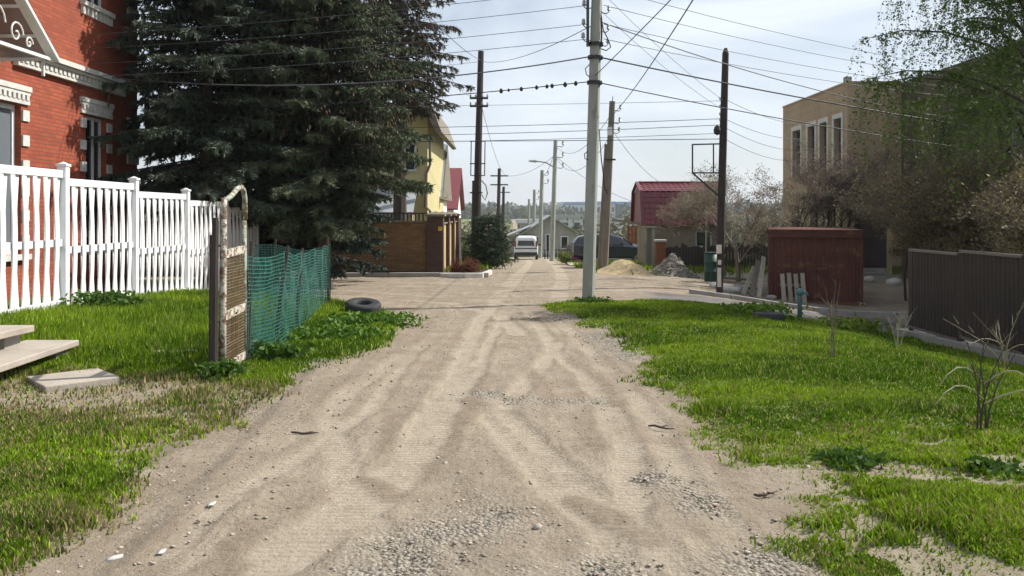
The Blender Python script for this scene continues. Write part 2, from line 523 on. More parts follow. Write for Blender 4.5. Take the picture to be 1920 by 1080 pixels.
# ------------------------------------------------------------------ the ground: one sheet, cut into ground / dirt road / asphalt
def poly_dist(x, y, pts):
    d = np.full(x.shape, 1e9)
    for (x0, y0), (x1, y1) in zip(pts[:-1], pts[1:]):
        dx, dy = x1 - x0, y1 - y0
        t = np.clip(((x - x0) * dx + (y - y0) * dy) / (dx * dx + dy * dy), 0, 1)
        d = np.minimum(d, np.hypot(x - x0 - t * dx, y - y0 - t * dy))
    return d

TRACKS = [([(-.3, 19), (-.5, 13.8), (-.52, 10.9), (-.5, 8.3), (-.58, 6.9), (-.63, 5.54), (-.86, 4.45), (-1.13, 3.67), (-1.3, 3.0)], .12),
          ([(-.10, 15), (-.30, 10.9), (-.33, 8.3), (-.42, 6.9), (-.46, 5.6), (-.70, 4.5), (-.96, 3.7), (-1.1, 3.0)], .085),
          ([(.6, 11), (.22, 8.4), (-.08, 6.75), (.14, 5.8), (.375, 4.8), (.6, 4.16), (.73, 3.67), (.85, 3)], .095),
          ([(-.42, 8.0), (-.30, 6.9), (-.02, 5.8), (.20, 4.8), (.42, 4.16), (.55, 3.6), (.7, 3)], .08),
          ([(.25, 17), (.45, 12), (.485, 10.1), (.7, 8.3), (.75, 6.9), (.73, 5.5), (.62, 4.6), (.40, 3.8), (.2, 3)], .10),
          ([(.60, 16), (.85, 12), (.92, 9.5), (1.02, 7.6), (1.02, 6.0), (.95, 5.0), (1.05, 4.2), (1.1, 3.2)], .09),
          ([(-1.15, 10), (-1.38, 7.4), (-1.33, 6.5), (-1.04, 5.4), (-.86, 4.6), (-.5, 3.9), (-.2, 3.2)], .10),
          ([(-1.0, 12), (-1.12, 9.0), (-1.08, 7.0), (-1.25, 5.8), (-1.45, 4.8), (-1.55, 3.8), (-1.6, 3)], .085),
          ([(-9, 21), (-4, 20.2), (-1.2, 18), (-.2, 15), (.1, 12)], .14), ([(-9, 22.4), (-4, 21.6), (-.4, 18.6), (.9, 15)], .12), ([(-9, 23.2), (-2, 22.8), (4, 21.2), (9, 20)], .14),
          ([(-9, 25), (-2, 24.4), (3, 23), (6, 22.3)], .15), ([(-.3, 19), (.1, 26), (.5, 36), (1.0, 50), (1.2, 65)], .2),
          ([(1.0, 19), (1.5, 26), (1.9, 36), (2.3, 50), (2.6, 65)], .2)]
DARKS = [([(-.2, 8.4), (-.26, 7.8), (-.38, 5.8), (-.45, 5.0)], .10), ([(.62, 9.6), (.85, 8.0), (.86, 7.0)], .10), ([(.2, 8.8), (.3, 6.9)], .09),
         ([(.35, 4.6), (.62, 4.05)], .12), ([(-.8, 5.0), (-.62, 4.7)], .10), ([(-.9, 6.6), (-.82, 5.8)], .08), ([(.45, 6.4), (.55, 5.6)], .09), ([(-1.3, 4.3), (-1.2, 3.7)], .10)]
GRAVELS = [([(-.60, 3.4), (-.50, 3.8), (-.30, 4.1), (-.12, 4.35)], .16), ([(.80, 4.95), (.95, 4.55)], .10), ([(-.15, 7.35), (.25, 7.15), (.62, 7.1)], .12),
           ([(-2.55, 6.95), (-2.2, 6.75)], .22), ([(.95, 3.3), (1.12, 3.9)], .12), ([(1.25, 9.4), (1.15, 12)], .16), ([(.1, 3.3), (.4, 3.7)], .14)]

def xL(y): return np.interp(y, [0, 3, 3.67, 5, 6.2, 8.3, 11, 14, 15.6, 16.8, 17.9], [-1.6, -1.75, -1.85, -2.0, -1.95, -1.8, -1.45, -1.6, -1.9, -2.8, -4.0])
def xR(y): return np.interp(y, [0, 3, 3.67, 5, 6.4, 9.9, 13.2, 15, 17.2, 18.4], [1.15, 1.25, 1.32, 1.44, 1.30, 1.37, 1.19, 1.0, .62, 1.3])
def y_far_lawn(x): return np.interp(x, [.4, .8, 1.6, 3.7, 7.4, 12, 20], [17.0, 18.1, 18.5, 18.1, 16.9, 15.6, 14])

def masks(x, y):
    n1 = vnoise(x, y, 1.1, 3, 4) - .5; n2 = vnoise(x, y, 5.0, 9, 3) - .5; n3 = vnoise(x, y, .45, 21, 3)
    n4 = vnoise(x, y, 2.2, 33, 4)
    e = n1 * .9 + n2 * .35
    near = y < 26
    edge_soft = .36
    # right lawn
    gr = smooth((x - xR(y) + .12 + e * .9) / edge_soft / 1.6) * smooth((y_far_lawn(x) - y + e * .5) / .25)
    gr = gr * (x > 0)
    bare_f = smooth((6.6 - y + n1 * 2) / 1.4)                    # towards the camera the lawn breaks up
    gr = gr * (1 - bare_f * smooth((.535 - n4) / .12) * .92)
    gr = gr * (1 - .45 * smooth((.34 - n3) / .08) * smooth((7.5 - y) / 2))
    # left lawn and verge
    gl = smooth((xL(y) - x + e * .9) / edge_soft / 1.6) * smooth((17.3 - y + e) / .3) * (x < 0)
    patch = np.hypot((x + 2.75) / 1.35, (y - 7.0) / .62)
    gl = gl * (1 - smooth((1.25 - patch + e * 1.6) / .7) * .72)
    patch2 = np.hypot((x + 3.9) / .8, (y - 7.5) / .55)
    gl = gl * (1 - smooth((1.2 - patch2 + e * 1.4) / .5) * .7)
    lf = smooth((7.2 - y) / 1.0) * smooth((x + 3.2) / .8)        # thin worn turf left of the track
    gl = gl * (1 - lf * smooth((.54 - n4) / .16) * .85)
    # inside the house plot, and everything beyond the crossroads
    yard = smooth((-6.6 - x) / .1) * (y < 26)
    far = smooth((y - 28) / 2)
    rl = np.interp(y, [27, 30, 38, 65, 110], [-1.4, -1.0, -.75, -.1, .6]); rr = np.interp(y, [24, 27, 30, 39, 65, 110], [12, 6, 2.6, 2.75, 3.1, 3.2])
    off = np.maximum(smooth((rl - x + e) / .3), smooth((x - rr + e) / .4))
    gf = far * off * (.25 + .75 * smooth((n3 - .35) / .2))
    gf = gf * (1 - smooth((34.5 - y) / 1.5) * smooth((x - 2.4) / .5) * .9)
    g = np.clip(gr + gl + yard * .6 + gf, 0, 1)
    dry = np.clip(smooth((7.8 - y) / 1.2) * (x < 0) * smooth((x + 4.2) / .8) * .8 * (1 - .9 * smooth((6.4 - y) / 1.2) * smooth((-x - 1.8) / .5)) + .5 * smooth((n4 - .55) / .1) * smooth((8 - y) / 2), 0, 1)
    dry = np.maximum(dry, .9 * smooth((1.5 - np.minimum(patch, patch2) + e) / .5) * (x < 0))
    asph = smooth((x - 2.6 + e) / .8) * smooth((y - y_far_lawn(x)) / .1) * smooth((21.3 - y) / .15) * (y < 26)
    onroad = ((x > xL(y) - .1) & (x < xR(y) + .1) & (y < 17.8)) | ((y > 17.2) & (y < 27.6) & (x < 2.9) & (x > -40) & (y > y_far_lawn(x) * (x > .5))) | ((y >= 27) & (y < 110) & (x > rl) & (x < rr))
    dust = np.zeros_like(x); tread = np.zeros_like(x); berm = np.zeros_like(x)
    for p, w in TRACKS:
        d = poly_dist(x, y, p); dust = np.maximum(dust, smooth((w * 1.1 - d + n2 * .07) / .045)); tread = np.maximum(tread, smooth((w - d) / .03)); berm = np.maximum(berm, smooth((.07 - np.abs(d - w * 1.35)) / .06))
    dark = np.zeros_like(x)
    for p, w in DARKS: dark = np.maximum(dark, smooth((w - poly_dist(x, y, p) + n2 * .1) / .06))
    dark = np.maximum(dark, .55 * smooth((n4 - .56) / .1) * smooth((.9 - dust) / .5))
    marg = smooth((.85 - np.minimum(np.abs(x - xL(y)), np.abs(x - xR(y)))) / .7) * (y < 17.5)      # humus-brown margins of the track
    dark = np.maximum(dark, marg * (.15 + .7 * smooth((n4 - .42) / .2)))
    dark = np.maximum(dark, .8 * smooth((vnoise(x, y * 6, .5, 77, 3) - .56) / .08) * smooth((y - 16.5) / 1) * (y < 30))   # ruts of the crossing road
    grav = np.zeros_like(x)
    for p, w in GRAVELS: grav = np.maximum(grav, np.clip(1 - (poly_dist(x, y, p) + n2 * .35 - .04) / (w * 2.3), 0, 1) ** 1.5)
    return dict(grass=g, dry=dry, asph=asph, dust=dust * (1 - dark * .9), berm=berm * (1 - dust), tread=tread, dark=dark, grav=grav, road=onroad.astype(float))

def axis(parts):
    out = []
    for a, b_, st in parts: out.append(np.arange(a, b_ - 1e-6, st))
    return np.concatenate(out)
gxp = [8.0]
while gxp[-1] < 3500: gxp.append(gxp[-1] + max(.15, (gxp[-1] - 7.0) * .09))
gxp = np.array(gxp)
GX = np.concatenate([-(gxp[::-1]) + 1.0, np.arange(-6.92, -2.4, .08), np.arange(-2.4, 2.0, .036), np.arange(2.0, 8.0, .08), gxp])
gyp = [36.0]
while gyp[-1] < 4000: gyp.append(gyp[-1] + max(.25, (gyp[-1] - 32) * .035))
GY = np.concatenate([[-60, -30, -15, -8, -4, -2, 0, 1, 1.8, 2.3], np.arange(2.6, 8, .036), np.arange(8, 12, .07), np.arange(12, 21, .11), np.arange(21, 36, .16), gyp])
XX, YY = np.meshgrid(GX, GY)
MK = masks(XX, YY)
ZZ = gz_arr(XX, YY)
nearw = smooth((40 - YY) / 10)
bumps = (vnoise(XX, YY, 1.3, 41, 3) - .5) * .05 + (vnoise(XX, YY, 9, 47, 3) - .5) * .016
clods = np.maximum(vnoise(XX, YY, 14, 53, 2) - .62, 0) * .05 * (1 - .8 * MK['dust'])
ZZ = ZZ + nearw * (bumps * (1 - .5 * MK['dust']) + clods * (1 - MK['asph']) - .011 * MK['dust'] + .007 * MK['berm'] * (1 - MK['asph']) * smooth((17 - YY) / 3) + .03 * MK['grass']) - .02 * MK['asph']
ZZ = ZZ + np.where(YY > 90, (vnoise(XX, YY, .004, 61, 3) - .5) * np.clip((YY - 90) / 600, 0, 1) * 14, 0)

m, n, b = new_mat('earth'); MATS['earth'] = m
def A(name):
    a = pick(n, 'ShaderNodeAttribute'); a.attribute_name = name; return a.outputs['Fac']
def mixc(f, a, c):
    mx = pick(n, 'ShaderNodeMix'); mx.data_type = 'RGBA'
    if hasattr(f, 'node'): n.links.new(f, mx.inputs['Factor'])
    else: mx.inputs['Factor'].default_value = f
    for s, k in ((a, 'A'), (c, 'B')):
        if isinstance(s, tuple): mx.inputs[k].default_value = (*s, 1)
        else: n.links.new(s, mx.inputs[k])
    return mx.outputs['Result']
def math_(op, a, c):
    mm = pick(n, 'ShaderNodeMath'); mm.operation = op
    for i, s in enumerate((a, c)):
        if hasattr(s, 'node'): n.links.new(s, mm.inputs[i])
        else: mm.inputs[i].default_value = s
    return mm.outputs[0]
geo = pick(n, 'ShaderNodeNewGeometry')
def nz(scale, detail=5, stretch=None, rough=.6):
    t = pick(n, 'ShaderNodeTexNoise'); t.inputs['Scale'].default_value = scale; t.inputs['Detail'].default_value = detail
    t.inputs['Roughness'].default_value = rough
    if stretch:
        mp = pick(n, 'ShaderNodeMapping'); mp.inputs['Scale'].default_value = stretch
        n.links.new(geo.outputs['Position'], mp.inputs['Vector']); n.links.new(mp.outputs['Vector'], t.inputs['Vector'])
    else: n.links.new(geo.outputs['Position'], t.inputs['Vector'])
    return t.outputs['Fac']
def ramp(f, p0, p1):
    r_ = pick(n, 'ShaderNodeMapRange'); r_.inputs['From Min'].default_value = p0; r_.inputs['From Max'].default_value = p1
    n.links.new(f, r_.inputs['Value']); return r_.outputs['Result']
nf = nz(2.2); nff = nz(26, 6, rough=.7); nfs = nz(95, 4)
c = mixc(ramp(nf, .32, .68), (.235, .193, .147), (.32, .270, .208))
c = mixc(math_('MULTIPLY', ramp(nz(1.0, 6, (5.5, .55, 1), .65), .50, .66), .55), c, (.205, .162, .118))
c = mixc(math_('MULTIPLY', ramp(nz(1.0, 6, (9, 1.1, 1), .65), .52, .68), .45), c, (.44, .38, .30))
c = mixc(math_('MULTIPLY', ramp(nff, .50, .64), .65), c, (.175, .138, .10))
c = mixc(math_('MULTIPLY', ramp(nfs, .56, .72), .5), c, (.46, .40, .32))
c = mixc(math_('MULTIPLY', A('dust'), math_('MULTIPLY', ramp(nz(3.5, 6, rough=.7), .26, .54), .9)), c, mixc(ramp(nz(14, 5), .3, .7), (.315, .268, .205), (.385, .333, .262)))
c = mixc(math_('MULTIPLY', A('dark'), .72), c, mixc(ramp(nz(11, 6), .35, .65), (.185, .145, .105), (.26, .21, .158)))
vo = pick(n, 'ShaderNodeTexVoronoi'); vo.inputs['Scale'].default_value = 42
n.links.new(geo.outputs['Position'], vo.inputs['Vector'])
sepv = pick(n, 'ShaderNodeSeparateColor'); n.links.new(vo.outputs['Color'], sepv.inputs['Color'])
gcol = mixc(sepv.outputs['Red'], (.13, .115, .095), (.40, .365, .31))
c = mixc(math_('MULTIPLY', A('grav'), .7), c, gcol)
c = mixc(A('asph'), c, mixc(ramp(nz(1.2, 6), .35, .65), (.115, .108, .10), (.19, .178, .165)))
gcl = mixc(ramp(nz(7, 5), .3, .7), (.060, .105, .010), (.125, .185, .018))
gcl = mixc(math_('MULTIPLY', A('dry'), .7), gcl, mixc(ramp(nz(14, 5), .3, .7), (.12, .095, .045), (.26, .21, .11)))
c = mixc(math_('MULTIPLY', A('grass'), .93), c, gcl)
n.links.new(c, b.inputs['Base Color'])
b.inputs['Roughness'].default_value = .95; b.inputs['Specular IOR Level'].default_value = .15
# relief: grit, pebbles, tyre tread
wv = pick(n, 'ShaderNodeTexWave'); wv.wave_type = 'BANDS'; wv.bands_direction = 'Y'
wv.inputs['Scale'].default_value = 6.0; wv.inputs['Distortion'].default_value = 1.2; wv.inputs['Detail'].default_value = 1
n.links.new(geo.outputs['Position'], wv.inputs['Vector'])
h = math_('ADD', math_('MULTIPLY', nff, .8), math_('MULTIPLY', nfs, .35))
h = math_('ADD', h, math_('MULTIPLY', math_('MULTIPLY', wv.outputs['Fac'], A('tread')), .16))
pb = pick(n, 'ShaderNodeMath'); pb.operation = 'SUBTRACT'; pb.inputs[0].default_value = .5; n.links.new(vo.outputs['Distance'], pb.inputs[1])
h = math_('ADD', h, math_('MULTIPLY', pb.outputs[0], math_('ADD', math_('MULTIPLY', A('grav'), 1.2), .12)))
bp = pick(n, 'ShaderNodeBump'); bp.inputs['Strength'].default_value = .9; bp.inputs['Distance'].default_value = .03
n.links.new(h, bp.inputs['Height']); n.links.new(bp.outputs['Normal'], b.inputs['Normal'])

ny_, nx_ = XX.shape
V_all = np.stack([XX, YY, ZZ], -1).reshape(-1, 3)
ii = np.arange((ny_ - 1) * (nx_ - 1)); r0 = ii // (nx_ - 1); c0 = ii % (nx_ - 1)
q = np.stack([r0 * nx_ + c0, r0 * nx_ + c0 + 1, (r0 + 1) * nx_ + c0 + 1, (r0 + 1) * nx_ + c0], -1)
attr = {k: v.reshape(-1) for k, v in MK.items()}
fr = attr['road'][q].mean(1); fa = attr['asph'][q].mean(1)
cls = np.where(fa > .5, 2, np.where(fr > .5, 1, 0))
for k, nm in ((0, 'ground'), (1, 'dirt_road'), (2, 'asphalt_road')):
    f = q[cls == k]
    used = np.unique(f); re = np.full(len(V_all), -1); re[used] = np.arange(len(used))
    me = np_mesh(nm, V_all[used], re[f], m='earth', smooth_=True, point_attrs={a: attr[a][used] for a in attr if a != 'road'})
    tag(link(bpy.data.objects.new(nm, me)), kind='structure')

def surf(x, y):
    """ground height with its relief"""
    x = np.asarray(x, float); y = np.asarray(y, float)
    return gz_arr(x, y) + (vnoise(x, y, 1.3, 41, 3) - .5) * .05 * smooth((40 - y) / 10)

# ------------------------------------------------------------------ grass
def blades(name, x, y, hgt, wid, tint, lean=.35, gm=None, label=None, cat='grass', obj_name=None):
    N = len(x)
    z = surf(x, y) + (.022 * smooth((40 - y) / 10) if gm is None else .03 * gm * smooth((40 - y) / 10) - .008)
    an = RNG.uniform(0, 2 * np.pi, N); la = RNG.uniform(0, 2 * np.pi, N); ln = RNG.uniform(.05, 1, N) * lean * hgt * 1.6
    sx, sy = np.cos(an) * wid / 2, np.sin(an) * wid / 2
    lx, ly = np.cos(la) * ln, np.sin(la) * ln
    V = np.empty((N, 5, 3))
    V[:, 0] = np.stack([x - sx, y - sy, z], -1); V[:, 1] = np.stack([x + sx, y + sy, z], -1)
    V[:, 2] = np.stack([x + sx * .75 + lx * .35, y + sy * .75 + ly * .35, z + hgt * .6], -1)
    V[:, 3] = np.stack([x - sx * .75 + lx * .35, y - sy * .75 + ly * .35, z + hgt * .6], -1)
    V[:, 4] = np.stack([x + lx, y + ly, z + hgt], -1)
    nr = y < 6.5
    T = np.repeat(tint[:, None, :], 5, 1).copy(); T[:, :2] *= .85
    Vn = V[nr].reshape(-1, 3); Vf = V[~nr][:, [0, 1, 4]]; Tn = T[nr].reshape(-1, 3); Tf = T[~nr][:, [0, 1, 4]].reshape(-1, 3)
    Vf[:, :2] += (Vf[:, :2] - Vf[:, :2].mean(1, keepdims=True)) * .3
    k = np.arange(nr.sum())[:, None] * 5
    f3 = len(Vn) + np.arange((~nr).sum() * 3).reshape(-1, 3)
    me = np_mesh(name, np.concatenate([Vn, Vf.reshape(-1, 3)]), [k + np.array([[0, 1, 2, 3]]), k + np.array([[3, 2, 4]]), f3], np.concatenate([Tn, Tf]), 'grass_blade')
    return tag(link(bpy.data.objects.new(name, me)), label, cat, kind='stuff')

def scatter(n_, x0, x1, y0, y1, power=1.0):
    """points thinning with distance from the camera"""
    u = RNG.random(n_)
    if power == 1.0: y = y0 * (y1 / y0) ** u
    else: y = y0 + (y1 - y0) * u
    lim0 = np.maximum(x0, -.60 * y - .6); lim1 = np.minimum(x1, .60 * y + .6)
    x = lim0 + (lim1 - lim0) * RNG.random(n_)
    keep = lim1 > lim0
    return x[keep], y[keep]

def grass_tint(x, y, dryness):
    N = len(x)
    a = smooth((vnoise(x, y, 1.1, 71, 4)[:, None] - .28) / .44); r_ = RNG.random((N, 1))
    g1 = np.array([.070, .150, .007]); g2 = np.array([.205, .315, .014]); g3 = np.array([.32, .38, .07])
    t = g1 * (1 - a) + g2 * a
    t = np.where(r_ > .86, g3, t)
    s = np.array([.30, .24, .12])
    d = (RNG.random(N) < dryness)[:, None]
    return np.where(d, s * RNG.uniform(.7, 1.2, (N, 1)), t) * RNG.uniform(.5, 1.45, (N, 1))

# right-hand lawn
x, y = scatter(560000, .3, 7.3, 3.2, 18.6)
mk = masks(x, y)
clump = vnoise(x, y, 3.0, 81, 3)
keep = RNG.random(len(x)) < mk['grass'] * np.clip(.5 + 1.0 * clump, 0, 1)
x, y, clump = x[keep], y[keep], clump[keep]
tall = smooth((vnoise(x, y, 1.2, 91, 3) - .55) / .15)
hg = (RNG.uniform(.012, .036, len(x)) * np.interp(y, [3, 8], [.8, 1.1]) * (1 + .8 * smooth((clump - .5) / .2)) + tall * RNG.uniform(0, .05, len(x)))
blades('lawn_grass', x, y, hg, .0055 + .0015 * y, grass_tint(x, y, mk['dry'][keep] * .35 + .08), .5, mk['grass'][keep],
       'short lush green lawn right of the dirt track', 'lawn')
# left lawn and verge
x, y = scatter(350000, -6.45, -1.3, 3.2, 17.6)
mk = masks(x, y)
clump = vnoise(x, y, 2.6, 83, 3)
keep = RNG.random(len(x)) < mk['grass'] * np.clip(.5 + 1.0 * clump, 0, 1)
x, y, clump = x[keep], y[keep], clump[keep]
long_ = smooth((-x - 2.7) / .8) * smooth((y - 8.2) / 1.2)
hg = RNG.uniform(.022, .055, len(x)) * (1 + .6 * smooth((clump - .5) / .2)) + long_ * RNG.uniform(.02, .17, len(x))
blades('verge_grass', x, y, hg, .0055 + .0014 * y, grass_tint(x, y, mk['dry'][keep] * .6 + .03), .4, mk['grass'][keep],
       'taller green grass in front of the white fence and along the left verge', 'grass')
# verges beyond the crossroads
x, y = scatter(60000, -9, 12, 29, 62, 1.0)
mk = masks(x, y)
keep = RNG.random(len(x)) < mk['grass'] * .9
x, y = x[keep], y[keep]
blades('roadside_grass', x, y, RNG.uniform(.08, .28, len(x)), .03 + .0004 * y, grass_tint(x, y, np.full(len(x), .15)), .4, None,
       'patchy grass beside the far road beyond the crossroads', 'grass')

# ------------------------------------------------------------------ loose stones on the track
OCT_V = np.array([[1, 0, 0], [-1, 0, 0], [0, 1, 0], [0, -1, 0], [0, 0, 1], [0, 0, -1]], float)
OCT_F = np.array([[0, 2, 4], [2, 1, 4], [1, 3, 4], [3, 0, 4], [2, 0, 5], [1, 2, 5], [3, 1, 5], [0, 3, 5]])
def pebbles(name, x, y, size, label, cat, m='stone', kind='stuff', zoff=0.0, flat=.6, zf=None):
    N = len(x)
    z = (surf(x, y) if zf is None else zf) + zoff
    jit = RNG.uniform(.55, 1.3, (N, 6, 3))
    P = OCT_V[None] * jit + RNG.normal(0, .18, (N, 6, 3))
    a = RNG.uniform(0, 6.28, N); ca, sa = np.cos(a)[:, None], np.sin(a)[:, None]
    X = P[..., 0] * 1.25; Y = P[..., 1]
    V = np.stack([X * ca - Y * sa, X * sa + Y * ca, P[..., 2] * flat], -1) * size[:, None, None]
    V += np.stack([x, y, z + size * flat * .05], -1)[:, None]
    F = (np.arange(N) * 6)[:, None, None] + OCT_F[None]
    sh = np.repeat(RNG.uniform(.45, 1.2, (N, 1)), 6, 1)[..., None]
    col = np.array([.34, .295, .235]) * sh * RNG.uniform(.92, 1.08, (N, 1, 3))
    me = np_mesh(name, V.reshape(-1, 3), F.reshape(-1, 3), col.reshape(-1, 3), m)
    return tag(link(bpy.data.objects.new(name, me)), label, cat, kind=kind)
m, n, b = new_mat('pebble'); MATS['pebble'] = m
at = pick(n, 'ShaderNodeAttribute'); at.attribute_name = 'tint'
n.links.new(at.outputs['Color'], b.inputs['Base Color']); b.inputs['Roughness'].default_value = .9
x, y = scatter(170000, -2.4, 1.9, 3.2, 17)
mk = masks(x, y)
keep = RNG.random(len(x)) < (mk['grav'] * .45 + .05 * mk['road'] * (1 - mk['dust']) + .05 * smooth((np.abs(x - .0) - 1.0) / .5) * mk['road']) * (1 - mk['grass'])
x, y = x[keep], y[keep]
pebbles('loose_gravel', x, y, (.0018 + RNG.random(len(x)) ** 4 * .012) * (1 + .03 * y), 'loose grey gravel strewn along the dirt track', 'gravel', 'pebble')

# ------------------------------------------------------------------ white woven vinyl fence
def white_fence():
    X = -6.5
    t = thing('white_fence', 'white vinyl fence with woven pickets stepping down beside the left lawn', 'fence', (X, 11, gz(X, 11)))
    spans = [(8.05, 10.45, .16, 2.24), (10.45, 12.85, .11, 2.14), (12.85, 15.25, 0.0, 2.03), (15.25, 17.68, -.13, 1.90), (17.68, 20.1, -.25, 1.78), (20.1, 22.5, -.36, 1.66)]
    pm = {}
    for s in (-1, 1):
        b_ = MB(); n_ = 10
        w, th = .052, .008
        for i in range(n_ + 1):
            u = i / n_
            off = s * (.012 + .034 * math.sin(math.pi * u))
            z = u * 1.60
            b_.v += [(off - th, -w, z), (off + th, -w, z), (off + th, w, z), (off - th, w, z)]
        for i in range(n_):
            for j in range(4):
                a = i * 4 + j; c_ = i * 4 + (j + 1) % 4
                b_.f.append((a, c_, c_ + 4, a + 4))
        b_.f += [(3, 2, 1, 0), tuple(n_ * 4 + j for j in range(4))]
        pm[s] = b_.mesh('picket'); pm[s].materials.append(MATS['white_vinyl'])
    for y0, y1, zb, zt in spans:
        H = zt - zb
        part('rail', 'white_vinyl', t, (X - .03, X + .03, y0 + .06, y1 - .06, zt - .13, zt - .02), bevel=.006)
        part('rail', 'white_vinyl', t, (X - .03, X + .03, y0 + .06, y1 - .06, zb + .02, zb + .15), bevel=.006)
        zm = zb + .15 + (H - .30) * .47
        part('rail', 'white_vinyl', t, (X - .022, X + .022, y0 + .06, y1 - .06, zm - .05, zm + .05), bevel=.005)
        k = 17
        for i in range(k):
            yy = y0 + .06 + (y1 - y0 - .12) * (i + .5) / k
            piece('picket', pm[1 if i % 2 else -1], None, t, (X, yy, zb + .15), scale=(1, 1, (H - .28) / 1.60))
    for i, (y0, y1, zb, zt) in enumerate(spans + [(22.5, 22.5, -.42, 1.56)]):
        top = spans[max(i - 1, 0)][3] + .04
        p = part('post', 'white_vinyl', t, (X - .065, X + .065, y0 - .06, y0 + .06, zb - .25, top), bevel=.008)
        cb = MB().box(X - .078, X + .078, y0 - .073, y0 + .073, top, top + .035)
        cb.add([(X - .06, y0 - .06, top + .035), (X + .06, y0 - .06, top + .035), (X + .06, y0 + .06, top + .035), (X - .06, y0 + .06, top + .035), (X, y0, top + .07)],
               [(0, 1, 4), (1, 2, 4), (2, 3, 4), (3, 0, 4)])
        cb.build('post_cap', 'white_vinyl', p)
white_fence()

